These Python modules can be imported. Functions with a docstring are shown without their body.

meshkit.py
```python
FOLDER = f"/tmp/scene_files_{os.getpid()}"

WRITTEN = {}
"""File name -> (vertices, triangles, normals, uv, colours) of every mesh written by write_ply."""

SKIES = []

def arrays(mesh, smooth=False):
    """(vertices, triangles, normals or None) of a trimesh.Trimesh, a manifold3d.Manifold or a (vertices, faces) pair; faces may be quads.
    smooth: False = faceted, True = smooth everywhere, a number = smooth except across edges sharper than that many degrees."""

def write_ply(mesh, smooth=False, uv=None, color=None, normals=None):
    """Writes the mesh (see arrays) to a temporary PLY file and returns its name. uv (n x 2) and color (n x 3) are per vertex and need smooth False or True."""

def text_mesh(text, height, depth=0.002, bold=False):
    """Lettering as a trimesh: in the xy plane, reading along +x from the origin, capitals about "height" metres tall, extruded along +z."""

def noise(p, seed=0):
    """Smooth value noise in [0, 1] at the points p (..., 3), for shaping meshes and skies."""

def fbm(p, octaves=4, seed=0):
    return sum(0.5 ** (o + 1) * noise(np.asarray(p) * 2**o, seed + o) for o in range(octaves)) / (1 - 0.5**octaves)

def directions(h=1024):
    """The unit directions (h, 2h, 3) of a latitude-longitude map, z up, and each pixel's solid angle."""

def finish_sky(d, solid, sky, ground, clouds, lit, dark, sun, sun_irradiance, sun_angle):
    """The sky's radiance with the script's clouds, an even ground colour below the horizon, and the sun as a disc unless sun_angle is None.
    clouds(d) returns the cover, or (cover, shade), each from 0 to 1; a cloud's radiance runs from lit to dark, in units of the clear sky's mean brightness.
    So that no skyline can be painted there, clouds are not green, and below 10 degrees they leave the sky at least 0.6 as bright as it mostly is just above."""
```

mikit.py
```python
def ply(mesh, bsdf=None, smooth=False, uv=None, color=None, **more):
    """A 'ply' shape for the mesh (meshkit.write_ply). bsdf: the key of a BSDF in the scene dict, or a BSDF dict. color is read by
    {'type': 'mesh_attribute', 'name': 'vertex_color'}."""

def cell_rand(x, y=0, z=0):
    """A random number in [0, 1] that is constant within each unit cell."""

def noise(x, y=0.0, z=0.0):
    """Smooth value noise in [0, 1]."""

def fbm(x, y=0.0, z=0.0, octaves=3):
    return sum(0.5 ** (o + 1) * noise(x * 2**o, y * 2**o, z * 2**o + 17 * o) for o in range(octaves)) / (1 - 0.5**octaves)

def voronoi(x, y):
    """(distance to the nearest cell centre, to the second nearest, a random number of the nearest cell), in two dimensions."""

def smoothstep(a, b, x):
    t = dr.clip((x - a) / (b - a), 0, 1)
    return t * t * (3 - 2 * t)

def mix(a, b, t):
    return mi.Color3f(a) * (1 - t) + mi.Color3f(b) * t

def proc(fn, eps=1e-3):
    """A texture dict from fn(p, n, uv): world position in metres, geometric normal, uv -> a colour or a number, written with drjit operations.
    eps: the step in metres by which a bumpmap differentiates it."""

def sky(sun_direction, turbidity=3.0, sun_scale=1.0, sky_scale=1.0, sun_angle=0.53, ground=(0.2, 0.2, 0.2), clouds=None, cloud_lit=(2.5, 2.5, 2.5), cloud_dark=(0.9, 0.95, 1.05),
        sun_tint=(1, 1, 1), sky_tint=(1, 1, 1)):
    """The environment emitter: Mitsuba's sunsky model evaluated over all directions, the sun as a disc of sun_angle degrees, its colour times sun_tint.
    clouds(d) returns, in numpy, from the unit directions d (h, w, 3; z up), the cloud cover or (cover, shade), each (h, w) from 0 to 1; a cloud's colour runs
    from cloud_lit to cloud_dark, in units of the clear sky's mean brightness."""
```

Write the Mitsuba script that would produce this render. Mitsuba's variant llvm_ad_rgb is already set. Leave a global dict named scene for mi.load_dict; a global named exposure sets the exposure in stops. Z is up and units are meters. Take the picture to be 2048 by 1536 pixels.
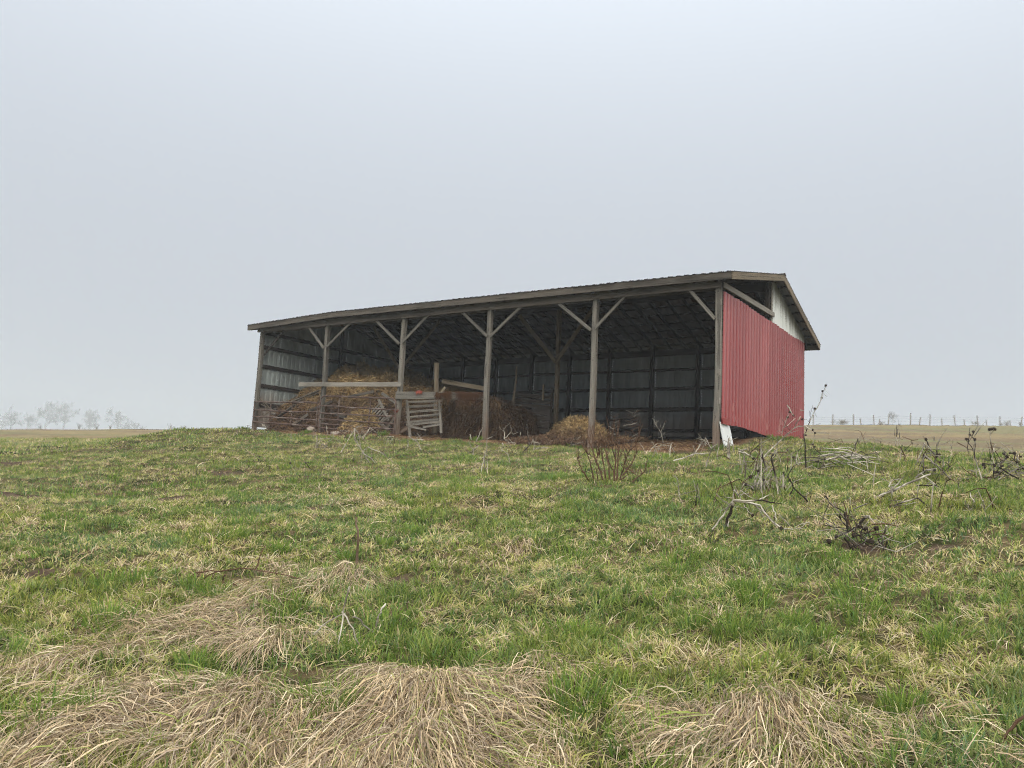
import math, random
import numpy as np
import trimesh
import drjit as dr
import mitsuba as mi
import mikit, meshkit
from mikit import proc, noise, fbm, cell_rand, smoothstep, mix
from scipy.interpolate import RBFInterpolator

T = mi.ScalarTransform4f
scene, labels = {}, {}
rng = np.random.default_rng(7)
random.seed(7)

# ------------------------------------------------------------------ camera, sky, exposure
EYE = np.array([25.46, -20.0, -1.32])
FWD = np.array([-0.5577, 0.8210, 0.1223])
UP = np.array([0.0272, -0.1291, 0.9913])
scene['camera'] = {'type': 'perspective', 'fov': 65.19, 'fov_axis': 'x', 'near_clip': 0.05, 'far_clip': 4000.0,
                   'to_world': T().look_at(origin=EYE.tolist(), target=(EYE + FWD).tolist(), up=UP.tolist()),
                   'medium': {'type': 'ref', 'id': 'haze_air'}}
exposure = 3.55


def overcast(d):
    e = np.clip(d[..., 2], 0, 1)
    return np.ones_like(e), 1.0 - e ** 2.9          # an even fog ceiling, brighter overhead


scene['sky'] = mikit.sky((0.45, -0.62, 0.64), turbidity=3, sun_scale=0.3, sun_angle=60, clouds=overcast,
                         cloud_lit=(2.45, 2.68, 2.90), cloud_dark=(0.558, 0.602, 0.675), sun_tint=(0.86, 0.98, 1.12), ground=(0.12, 0.13, 0.08))
scene['haze_air'] = {'type': 'homogeneous', 'albedo': {'type': 'rgb', 'value': [0.70, 0.745, 0.80]}, 'sigma_t': 0.0013}
scene['haze'] = {'type': 'cube', 'to_world': T().translate([-100, 250, 22.5]).scale([900, 900, 57.5]),
                 'bsdf': {'type': 'null'}, 'interior': {'type': 'ref', 'id': 'haze_air'}}
labels['haze'] = {'label': 'thin grey fog lying over the whole pasture', 'kind': 'stuff', 'category': 'haze'}

# ------------------------------------------------------------------ terrain
CTRL = np.array([
    (25.46, -20, -2.88), (30, -26, -3.6), (20, -26, -3.75), (34, -16, -2.45), (16, -20, -2.6),
    (22.6, -17.4, -2.58), (23.6, -16.9, -2.52), (25.2, -16.6, -2.42), (28, -16, -2.35),
    (18.4, -14, -1.95), (22, -12, -1.75), (25.5, -10, -1.35), (30, -8, -1.1), (12, -12, -1.75),
    (18.4, -6.5, -1.0), (10, -6, -0.95), (4, -6, -0.8), (24, -4, -0.65), (30, 0, -0.2), (38, -10, -1.2),
    (18.4, -1.2, -0.4), (15.2, -0.6, -0.3), (12, -0.5, -0.22), (8, -0.5, -0.06), (4.1, -0.5, 0.06), (0, -0.6, 0.16),
    (18.4, 0.3, -0.17), (12, 0.6, -0.06), (6, 0.6, 0.12), (0.2, 0.6, 0.28),
    (18.5, 1.7, 0.05), (18.5, 3.2, 0.30), (19.0, 5.0, 0.36), (18.6, 8.4, 0.42), (14.7, 8.3, 0.54), (11, 8.3, 0.62), (7.5, 8.3, 0.78), (0, 8.3, 0.6), (9, 4, 0.34), (15, 4, 0.24), (3, 4, 0.45),
    (-2.0, -8.0, -1.12), (-4.7, -4.3, -0.78), (-6.9, 0, -0.22), (-7.2, 3.2, 0.10), (-6, 8, 0.5), (-9, -9, -1.0), (-2, -2, 0.0),
    (-14, 1, -0.35), (-16, -8, -0.9), (-25, -2, -0.6), (-20, 12, 0.6), (-43.3, 9.9, 0.42), (-44.6, 18.6, 1.2), (-75.5, 23.8, 1.9), (-68.1, 37.8, 3.05), (-62.1, 46.6, 3.73),
    (-110, 40, 2.6), (-100, 60, 4.0), (-95, 75, 4.6), (-140, 60, 3.6), (-130, 100, 5.4),
    (24.7, 9.0, 0.02), (22.8, 8.9, 0.05), (20.6, 8.9, 0.20), (30, 10, 0.0), (24, 22, 0.75), (18, 24, 1.0), (32, 22, 0.7),
    (24, 40, 2.75), (17, 39.4, 2.8), (8, 40, 2.8), (34, 40, 2.7), (23, 80, 6.55), (8.8, 78.6, 6.5), (-15, 60, 5.0), (36, 80, 6.5),
    (21.3, 110, 9.95), (9.7, 109, 10.0), (-4.9, 106.8, 9.75), (34, 110, 9.9), (-30, 90, 7.6), (21, 140, 11.2), (0, 140, 11.2), (40, 140, 11), (-45, 130, 8.5),
    (21, 200, 12.5), (-20, 200, 12), (-290, 125, 8.0), (-270, 190, 9.5), (-510, 225, 14.0), (-490, 290, 18.0), (-300, 300, 13), (60, 350, 15), (-150, 330, 15),
    (100, -30, -3), (90, 60, 4), (20, -80, -11), (-60, -60, -6), (80, -90, -12), (-150, -60, -4), (200, 150, 8), (0, -250, -25), (250, -200, -20), (-300, -150, -10), (-600, 0, 4), (300, 500, 18)])
_tps = RBFInterpolator(CTRL[:, :2], CTRL[:, 2], kernel='linear', degree=1, smoothing=0.02)

# big tussocks of flattened dry fescue: x, y, radius across, height, flow direction (dx, dy)
MOUNDS = np.array([
    (22.72, -16.75, 0.46, 0.16, 0.30, -0.95, 1.0), (23.10, -17.20, 0.36, 0.06, 0.40, -0.92, 0.8), (22.00, -17.30, 0.40, 0.12, 0.10, -1.0, 0.9), (21.75, -17.85, 0.36, 0.06, -0.05, -1.0, 0.7),
    (20.95, -17.35, 0.32, 0.07, -0.2, -1.0, 0.55), (20.60, -16.50, 0.36, 0.10, -0.25, -1.0, 0.6), (20.55, -15.85, 0.36, 0.12, -0.3, -0.95, 0.7), (21.20, -16.45, 0.26, 0.05, -0.2, -1.0, 0.6), (20.45, -17.9, 0.34, 0.05, -0.1, -1.0, 0.5),
    (20.66, -15.18, 0.22, 0.16, 0.0, -1.0, 0.9), (20.1, -15.3, 0.25, 0.08, -0.4, -0.9, 0.5),
    (24.36, -16.22, 0.36, 0.17, 0.50, -0.85, 1.0), (24.95, -15.95, 0.13, 0.06, 0.5, -0.8, 0.9), (25.04, -16.38, 0.22, 0.07, 0.5, -0.85, 0.8), (23.08, -16.20, 0.18, 0.06, 0.4, -0.9, 0.7), (23.72, -16.80, 0.20, 0.05, 0.4, -0.9, 0.5),
    (21.24, -13.35, 0.16, 0.08, 0.5, -0.8, 0.6), (22.1, -12.6, 0.45, 0.03, 0.5, -0.8, 0.10), (23.3, -13.6, 0.30, 0.03, 0.6, -0.7, 0.10), (24.2, -13.0, 0.25, 0.03, 0.7, -0.7, 0.12), (19.6, -13.8, 0.3, 0.04, 0.2, -0.9, 0.12)])


# trampled bare soil: x, y, radius
BARE = [(24.0, -12.1, 0.20), (24.65, -11.95, 0.15), (21.0, -14.95, 0.14), (18.3, -16.4, 0.16), (12.3, -14.0, 0.45), (14.6, -12.9, 0.3), (11.5, -9.6, 0.4), (4.8, -10.5, 0.5), (17.2, -12.4, 0.2)]


def terrain(x, y):
    x, y = np.asarray(x, float), np.asarray(y, float)
    return _tps(np.stack([x.ravel(), y.ravel()], 1)).reshape(x.shape)


def height(x, y):
    x, y = np.asarray(x, float), np.asarray(y, float)
    z = terrain(x, y)
    p = np.stack([x, y, np.zeros_like(x)], -1)
    r = np.hypot(x - 25.46, y + 20)
    barn = np.clip(np.minimum(np.minimum(x + 0.3, 18.6 - x), y + 0.3) / 0.8, 0, 1) * (y < 9)
    amp = (1 - 0.75 * barn)
    z = z + amp * ((meshkit.fbm(p * 0.55, 3, 3) - 0.5) * 0.22 * np.clip(r / 8, 0.3, 1) + (meshkit.fbm(p * 1.9, 3, 5) - 0.5) * 0.17 + (meshkit.noise(p * 5.5, 6) - 0.5) * 0.035)
    z = z + (meshkit.fbm(p * 0.06, 3, 9) - 0.5) * 0.35 * np.clip((r - 35) / 60, 0, 1)
    for mx, my, mr, mh, fx, fy, mk in MOUNDS:
        z = z + 0.60 * mh * np.exp(-((x - mx) ** 2 + (y - my) ** 2) / (mr * 0.62) ** 2)
    return z
# ---TERRAIN END---


def axis(lo, hi, a, b, step, grow=1.12, most=40):
    mid = list(np.arange(a, b, step))
    out, s, v = [], step, mid[-1]
    while v < hi:
        s = min(s * grow, most)
        v += s
        out.append(v)
    left, s, v = [], step, a
    while v > lo:
        s = min(s * grow, most)
        v -= s
        left.append(v)
    return np.array(left[::-1] + mid + out)


def add(key, mesh, bsdf, smooth=False, **kw):
    scene[key] = mikit.ply(mesh, bsdf, smooth, **kw)
    return key


def tag(key, label=None, category=None, group=None, kind=None):
    d = {}
    for k, v in (('label', label), ('category', category), ('group', group), ('kind', kind)):
        if v:
            d[k] = v
    labels[key] = d


_count = {}


def numbered(base):
    n = _count.get(base, 0)
    _count[base] = n + 1
    return base if n == 0 else f'{base}_{n:03d}'


gx = axis(-800, 500, 6, 34, 0.2)
gy = axis(-300, 800, -24, 12, 0.2)
GX, GY = np.meshgrid(gx, gy)
GZ = height(GX, GY)
nx, ny = len(gx), len(gy)
ii = np.arange(ny - 1)[:, None] * nx + np.arange(nx - 1)[None]
quads = np.stack([ii, ii + 1, ii + nx + 1, ii + nx], -1).reshape(-1, 4)
add('ground', (np.stack([GX, GY, GZ], -1).reshape(-1, 3), quads), 'm_ground', True)
tag('ground', 'rolling pasture of short green grass rising to the barn and skyline', 'pasture', kind='structure')

# ------------------------------------------------------------------ materials


def rgb(*c):
    return {'type': 'rgb', 'value': list(c)}


def vcol():
    return {'type': 'mesh_attribute', 'name': 'vertex_color'}


def diffuse(tex):
    return {'type': 'twosided', 'b': {'type': 'diffuse', 'reflectance': tex}}


def rough(tex, r=0.6, metal=0.0, spec=0.4):
    return {'type': 'twosided', 'b': {'type': 'principled', 'base_color': tex, 'roughness': r, 'metallic': metal, 'specular': spec}}


def ground_fn(p, n, uv):
    f = fbm(p.x * 0.35, p.y * 0.35, 0, 3)
    g = fbm(p.x * 2.3, p.y * 2.3, 3, 3)
    h = fbm(p.x * 14, p.y * 14, 5, 2)
    near = mix((0.028, 0.031, 0.013), (0.085, 0.070, 0.037), smoothstep(0.35, 0.65, 0.6 * g + 0.4 * h))
    soil = mix((0.10, 0.068, 0.04), (0.16, 0.11, 0.065), h)
    near = mix(near, soil, 0.55 * smoothstep(0.5, 0.7, fbm(p.x * 5, p.y * 5, 9, 2)))
    # far field: dry tan pasture with faint mowing bands
    band = noise(p.x * 0.03 + p.y * 0.02, p.y * 0.35, 2)
    s = fbm(p.x * 0.05, p.y * 0.12, 4, 3)
    far = mix((0.215, 0.165, 0.09), (0.165, 0.155, 0.08), smoothstep(0.35, 0.65, 0.55 * s + 0.45 * band))
    far = mix(far, mi.Color3f(0.15, 0.105, 0.075), 0.6 * smoothstep(0.5, 0.68, fbm(p.x * 0.09, p.y * 0.25, 7, 2)))
    far = far * (0.8 + 0.4 * g)
    for bx, by, br in BARE:
        q = dr.sqrt(dr.square(p.x - bx) + dr.square(p.y - by)) / br + (h - 0.5) * 0.9 + (g - 0.5) * 0.8
        near = mix(near, mi.Color3f(0.075, 0.052, 0.038) * (0.5 + h), smoothstep(1.1, 0.6, q))
    r = dr.sqrt(dr.square(p.x - 18.0) + dr.square(p.y + 8.0))
    c = mix(near, far, smoothstep(19.0, 27.0, r + (f - 0.5) * 6))
    # bare reddish dirt and trampled hay inside the barn and along its open front
    edge = (f - 0.5) * 1.3 + (g - 0.5) * 0.5
    ins = smoothstep(-0.9, -0.3, p.y + edge) * smoothstep(-0.3, 0.1, p.x + edge * 0.4) * smoothstep(18.5, 18.2, p.x) * smoothstep(8.7, 8.3, p.y)
    dirt = mix((0.125, 0.070, 0.042), (0.20, 0.125, 0.078), smoothstep(0.35, 0.65, 0.5 * g + 0.5 * h))
    return mix(c, dirt, ins)


scene['m_ground'] = {'type': 'diffuse', 'reflectance': proc(ground_fn)}


def wood_fn(dark, light, soil=0.0):
    def fn(p, n, uv):
        piece = dr.floor(uv.y / 10.0)
        k = cell_rand(piece, 3, 1)
        k2 = cell_rand(piece, 7, 2)
        u, v = uv.x + k * 37, uv.y
        g = 0.5 * fbm(u * 1.3, v * 55, 1, 3) + 0.3 * noise(u * 5, v * 160, 2) + 0.2 * fbm(u * 0.9, v * 9, 4, 2)
        st = smoothstep(0.58, 0.75, fbm(u * 0.7, v * 6, 8, 3))
        c = mix(dark, light, dr.clip(g * 1.25 - 0.15 + (k - 0.5) * 0.35, 0, 1))
        crack = smoothstep(0.80, 0.9, noise(u * 1.1, v * 75, 6))
        c = c * (1 - 0.7 * crack) * (1 - 0.38 * st)
        ring = dr.sqrt(dr.square((u - dr.floor(u / 1.1 + k2) * 1.1 - 0.3 + k2 * 1.1) * 0.5) + dr.square(v - dr.floor(v) - 0.06))
        c = c * (1 - 0.45 * smoothstep(0.022, 0.008, ring))
        if soil:
            c = mix(c, mi.Color3f(0.13, 0.082, 0.058) * (0.6 + 0.8 * g), soil * smoothstep(1.0, 0.1, p.z + (fbm(u * 3, v * 20, 3, 2) - 0.5) * 1.0))
        return c
    return fn


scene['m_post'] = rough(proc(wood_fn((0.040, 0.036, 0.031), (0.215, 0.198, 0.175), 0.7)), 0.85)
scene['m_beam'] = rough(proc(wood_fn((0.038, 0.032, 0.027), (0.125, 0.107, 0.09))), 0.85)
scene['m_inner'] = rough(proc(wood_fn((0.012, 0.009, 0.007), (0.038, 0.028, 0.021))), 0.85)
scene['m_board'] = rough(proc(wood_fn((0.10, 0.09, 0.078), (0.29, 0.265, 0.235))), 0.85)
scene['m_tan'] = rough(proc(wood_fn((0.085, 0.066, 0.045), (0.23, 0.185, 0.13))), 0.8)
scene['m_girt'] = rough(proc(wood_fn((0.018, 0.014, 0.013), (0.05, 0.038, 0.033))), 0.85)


def red_fn(p, n, uv):
    sheet = dr.floor((p.y - 0.06) / 1.03)
    k = cell_rand(sheet, 5, 2)
    c = mix((0.205, 0.034, 0.036), (0.245, 0.043, 0.046), k)
    chalk = fbm(p.y * 1.2, p.z * 0.5, 2, 3)
    c = mix(c, mi.Color3f(0.27, 0.068, 0.070), 0.55 * smoothstep(0.4, 0.75, chalk))
    streak = fbm(p.y * 9, p.z * 0.35, 5, 3)
    c = c * (0.80 + 0.38 * streak)
    lap = dr.abs(p.y - 4.17)
    c = c * (1 - 0.35 * smoothstep(0.03, 0.01, lap))
    c = mix(c, c * mi.Color3f(0.86, 0.72, 0.72), smoothstep(4.1, 4.25, p.y))
    low = smoothstep(1.3, 0.5, p.z + (fbm(p.y * 3, p.z * 2, 3, 2) - 0.5) * 0.9)
    c = mix(c, mi.Color3f(0.25, 0.035, 0.035), 0.45 * low)
    scr = smoothstep(0.83, 0.9, noise(p.y * 11, p.z * 3.0, 9)) * smoothstep(1.6, 0.6, p.z)
    return mix(c, mi.Color3f(0.46, 0.30, 0.27), 0.28 * scr)


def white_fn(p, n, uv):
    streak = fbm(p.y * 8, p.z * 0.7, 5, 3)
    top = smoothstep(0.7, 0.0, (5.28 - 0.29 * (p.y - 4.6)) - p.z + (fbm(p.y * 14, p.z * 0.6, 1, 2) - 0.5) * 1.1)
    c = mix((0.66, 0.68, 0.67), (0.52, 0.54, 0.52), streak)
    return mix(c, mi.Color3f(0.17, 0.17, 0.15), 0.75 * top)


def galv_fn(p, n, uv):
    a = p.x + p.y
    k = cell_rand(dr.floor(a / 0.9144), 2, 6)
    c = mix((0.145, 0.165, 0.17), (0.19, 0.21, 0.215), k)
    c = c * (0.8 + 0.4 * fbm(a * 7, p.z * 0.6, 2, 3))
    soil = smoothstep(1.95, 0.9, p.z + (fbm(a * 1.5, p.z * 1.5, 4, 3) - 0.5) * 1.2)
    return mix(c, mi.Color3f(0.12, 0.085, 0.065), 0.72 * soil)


def roof_fn(p, n, uv):
    c = mix((0.085, 0.088, 0.095), (0.14, 0.14, 0.145), fbm(p.x * 2.5, p.y * 0.7, 2, 3))
    return mix(c, mi.Color3f(0.15, 0.10, 0.07), 0.5 * smoothstep(0.5, 0.75, fbm(p.x * 0.9, p.y * 1.4, 8, 3)))


def rust_fn(p, n, uv):
    a = p.x + p.y
    c = mix((0.05, 0.031, 0.026), (0.115, 0.07, 0.056), fbm(a * 6, p.z * 6, 2, 3))
    return mix(c, mi.Color3f(0.22, 0.18, 0.165), 0.6 * smoothstep(0.66, 0.74, fbm(a * 3.5, p.z * 9, 5, 2)))


scene['m_red'] = rough(proc(red_fn), 0.34, 0.0, 0.5)
scene['m_white'] = rough(proc(white_fn), 0.5)
scene['m_galv'] = rough(proc(galv_fn), 0.5, 0.0, 0.5)
scene['m_galvleft_lit'] = rough(proc(lambda p, n, uv: galv_fn(p, n, uv) * 1.75), 0.5, 0.0, 0.5)  # same metal as m_galv; brighter light on the left wall painted into its colour
scene['m_roof'] = rough(proc(roof_fn), 0.5, 0.0, 0.5)
scene['m_rust'] = rough(proc(rust_fn), 0.6)
scene['m_vert'] = diffuse(vcol())
scene['m_panel'] = rough(proc(lambda p, n, uv: mix((0.60, 0.62, 0.63), (0.72, 0.74, 0.74), fbm(p.y * 9, p.z * 4, 3, 3))), 0.5)
scene['m_redtrim'] = rough(rgb(0.24, 0.035, 0.03), 0.5)
scene['m_cloth'] = rough(proc(lambda p, n, uv: mix((0.17, 0.035, 0.022), (0.26, 0.06, 0.04), noise(p.x * 25, p.y * 25, p.z * 25))), 0.8)
scene['m_stone'] = diffuse(proc(lambda p, n, uv: mix((0.17, 0.13, 0.11), (0.36, 0.31, 0.27), fbm(p.x * 9, p.y * 9, p.z * 9, 4))))

# ------------------------------------------------------------------ mesh helpers
_piece = [0]


def unit(v):
    v = np.asarray(v, float)
    return v / (np.linalg.norm(v) + 1e-12)


def beam(p0, p1, w, h, up=(0, 0, 1), seg=1, warp=0.0, taper=1.0):
    """A board from p0 to p1: w across, h along up; returns mesh and its wood-grain uv (u along, v across)."""
    p0, p1 = np.asarray(p0, float), np.asarray(p1, float)
    a = unit(p1 - p0)
    s = unit(np.cross(a, up))
    t = np.cross(s, a)
    L = np.linalg.norm(p1 - p0)
    _piece[0] += 1
    off = 10.0 * _piece[0]
    ts = np.linspace(0, 1, seg + 1)
    r = np.random.default_rng(_piece[0])
    off_s = np.cumsum(r.normal(0, warp, seg + 1)) if seg > 1 else np.zeros(2)
    off_t = np.cumsum(r.normal(0, warp, seg + 1)) if seg > 1 else np.zeros(2)
    off_s -= np.linspace(off_s[0], off_s[-1], seg + 1)
    off_t -= np.linspace(off_t[0], off_t[-1], seg + 1)
    c = min(w, h) * 0.10
    ring = [(-w / 2 + c, -h / 2), (w / 2 - c, -h / 2), (w / 2, -h / 2 + c), (w / 2, h / 2 - c), (w / 2 - c, h / 2), (-w / 2 + c, h / 2), (-w / 2, h / 2 - c), (-w / 2, -h / 2 + c)]
    V, F, UV = [], [], []
    acc = 0.0
    for k in range(8):
        q0, q1 = np.array(ring[k]), np.array(ring[(k + 1) % 8])
        wd = np.linalg.norm(q1 - q0)
        b = len(V)
        for i, tt in enumerate(ts):
            sc = 1 + (taper - 1) * tt
            base = p0 + a * L * tt + s * off_s[i] + t * off_t[i]
            for q, vv in ((q0, acc), (q1, acc + wd)):
                V.append(base + s * q[0] * sc + t * q[1] * sc)
                UV.append((L * tt, off + vv))
        for i in range(seg):
            j = b + 2 * i
            F += [(j, j + 1, j + 3), (j, j + 3, j + 2)]
        acc += wd + 0.01
    for e, tt in ((0, 0.0), (seg, 1.0)):
        b = len(V)
        sc = 1 + (taper - 1) * tt
        base = p0 + a * L * tt
        for q in ring:
            V.append(base + s * q[0] * sc + t * q[1] * sc)
            UV.append((L * tt + q[0], off + 2 + q[1]))
        F += [(b, b + i + 1, b + i) if e == 0 else (b, b + i, b + i + 1) for i in range(1, 7)]
    return np.array(V), np.array(F), np.array(UV)


def wood(key, p0, p1, w, h, m='m_post', up=(0, 0, 1), **kw):
    V, F, UV = beam(p0, p1, w, h, up, **kw)
    return add(key, (V, F), m, False, uv=UV)


def tube(pts, rad, sides=6, cap=True):
    p = np.asarray(pts, float)
    n = len(p)
    rad = np.broadcast_to(np.asarray(rad, float), (n,))
    t = np.gradient(p, axis=0)
    t /= np.linalg.norm(t, axis=1, keepdims=True) + 1e-12
    ref = np.where(np.abs(t[:, 2:]) < 0.9, [0, 0, 1.0], [1.0, 0, 0])
    a = np.cross(t, ref)
    a /= np.linalg.norm(a, axis=1, keepdims=True) + 1e-12
    b = np.cross(t, a)
    ang = np.arange(sides) * 2 * np.pi / sides
    V = (p[:, None] + rad[:, None, None] * (np.cos(ang)[None, :, None] * a[:, None] + np.sin(ang)[None, :, None] * b[:, None])).reshape(-1, 3)
    i, j = np.meshgrid(np.arange(n - 1), np.arange(sides), indexing='ij')
    q = np.stack([i * sides + j, i * sides + (j + 1) % sides, (i + 1) * sides + (j + 1) % sides, (i + 1) * sides + j], -1).reshape(-1, 4)
    F = np.vstack([q[:, [0, 1, 2]], q[:, [0, 2, 3]]])
    if cap:
        V = np.vstack([V, p[:1], p[-1:]])
        c0, c1 = n * sides, n * sides + 1
        k = np.arange(sides)
        F = np.vstack([F, np.stack([k * 0 + c0, (k + 1) % sides, k], 1), np.stack([k * 0 + c1, (n - 1) * sides + k, (n - 1) * sides + (k + 1) % sides], 1)])
    return V, F


def join(parts):
    V, F, at = [], [], 0
    for v, f in parts:
        V.append(v)
        F.append(np.asarray(f) + at)
        at += len(v)
    return np.vstack(V), np.vstack(F)


def solid_sheet(P, th_dir, th):
    """A grid of points (a, b, 3) thickened along th_dir."""
    a, b = P.shape[:2]
    top = P.reshape(-1, 3)
    bot = top + np.asarray(th_dir, float) * th
    i = np.arange(a - 1)[:, None] * b + np.arange(b - 1)[None]
    q = np.stack([i, i + 1, i + b + 1, i + b], -1).reshape(-1, 4)
    n = a * b
    F = [q, q[:, ::-1] + n]
    e0, e1 = np.arange(b - 1), (a - 1) * b + np.arange(b - 1)
    l0, l1 = np.arange(a - 1) * b, np.arange(a - 1) * b + b - 1
    F.append(np.stack([e0 + 1, e0, e0 + n, e0 + 1 + n], 1))
    F.append(np.stack([e1, e1 + 1, e1 + 1 + n, e1 + n], 1))
    F.append(np.stack([l0, l0 + b, l0 + b + n, l0 + n], 1))
    F.append(np.stack([l1 + b, l1, l1 + n, l1 + b + n], 1))
    Q = np.vstack(F)
    return np.vstack([top, bot]), np.vstack([Q[:, [0, 1, 2]], Q[:, [0, 2, 3]]])


RIB_T = np.array([0, 0.26, 0.29, 0.34, 0.68, 0.73, 0.76, 1.0])
RIB_D = np.array([0, 0.0, 0.12, 0.95, 0.95, 0.12, 0.0, 0.0])


def rib_profile(a0, a1, pitch, depth):
    """Positions along the sheet and heights of its ribs."""
    n = max(1, int(round((a1 - a0) / pitch)))
    s, d = [], []
    for k in range(n):
        s += list(a0 + (k + RIB_T[:-1]) * (a1 - a0) / n)
        d += list(RIB_D[:-1] * depth)
    return np.array(s + [a1]), np.array(d + [0.0])


# ------------------------------------------------------------------ the barn
BAY, NB = 3.66, 5
LEN, DEP = BAY * NB, 8.3
B = 'pole_barn'
tag(B, 'long open-fronted pole barn with red metal end wall and weathered wooden posts', 'barn')


def part(name):
    return numbered(f'{B}__{name}')


RY, RZ = 4.40, 5.45                    # ridge


def eave_z(x):
    return np.interp(x, [-0.45, 4.06, 12.0, 18.75], [4.28, 4.43, 4.40, 4.36])


def roof_z(x, y):
    """Top of the roof deck."""
    e = eave_z(x)
    return np.where(y < RY, e + (RZ - e) * (y + 0.35) / (RY + 0.35), RZ + (4.06 - RZ) * (y - RY) / (9.0 - RY))


def gz(x, y):
    return float(height(np.array([x]), np.array([y]))[0])


# front posts and braces
for k in range(NB + 1):
    x = k * BAY
    lean = {0: 0.02, 1: -0.02, 2: 0.03, 3: -0.05, 4: 0.03, 5: 0.0}[k]
    wood(part('post'), (x, 0, gz(x, 0) - 0.15), (x + lean, 0, 4.17), 0.15, 0.15, up=(0, 1, 0), seg=6, warp=0.010)
BR = [(0, 1, 1.16, 0.86), (1, -1, 0.98, 0.80), (1, 1, 1.25, 0.78), (2, -1, 1.25, 0.85), (2, 1, 1.16, 0.82), (3, -1, 1.15, 0.82), (3, 1, 1.20, 0.82),
      (4, -1, 1.25, 0.86), (4, 1, 1.02, 0.82), (5, -1, 0.80, 0.80)]
for k, s, dx, dz in BR:
    x = k * BAY
    yb = 0.095 if k == 0 else -0.095
    wood(part('brace'), (x + s * 0.06, yb, 3.99 - dz + 0.0), (x + s * dx, yb, 4.06), 0.036, 0.088, 'm_girt' if k == 0 else 'm_post')
# header: doubled planks over the posts, one length per bay
for k in range(NB):
    a, b = k * BAY - (0.12 if k == 0 else 0), (k + 1) * BAY + (0.1 if k == NB - 1 else -0.004)
    wood(part('header_plank'), (a, -0.135, 4.13), (b, -0.135, 4.125 + 0.01 * ((k * 7) % 3)), 0.04, 0.26, 'm_beam', seg=3, warp=0.002)
    wood(part('header_plank'), (a, 0.1, 4.13), (b, 0.1, 4.13), 0.04, 0.26, 'm_beam')
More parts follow.
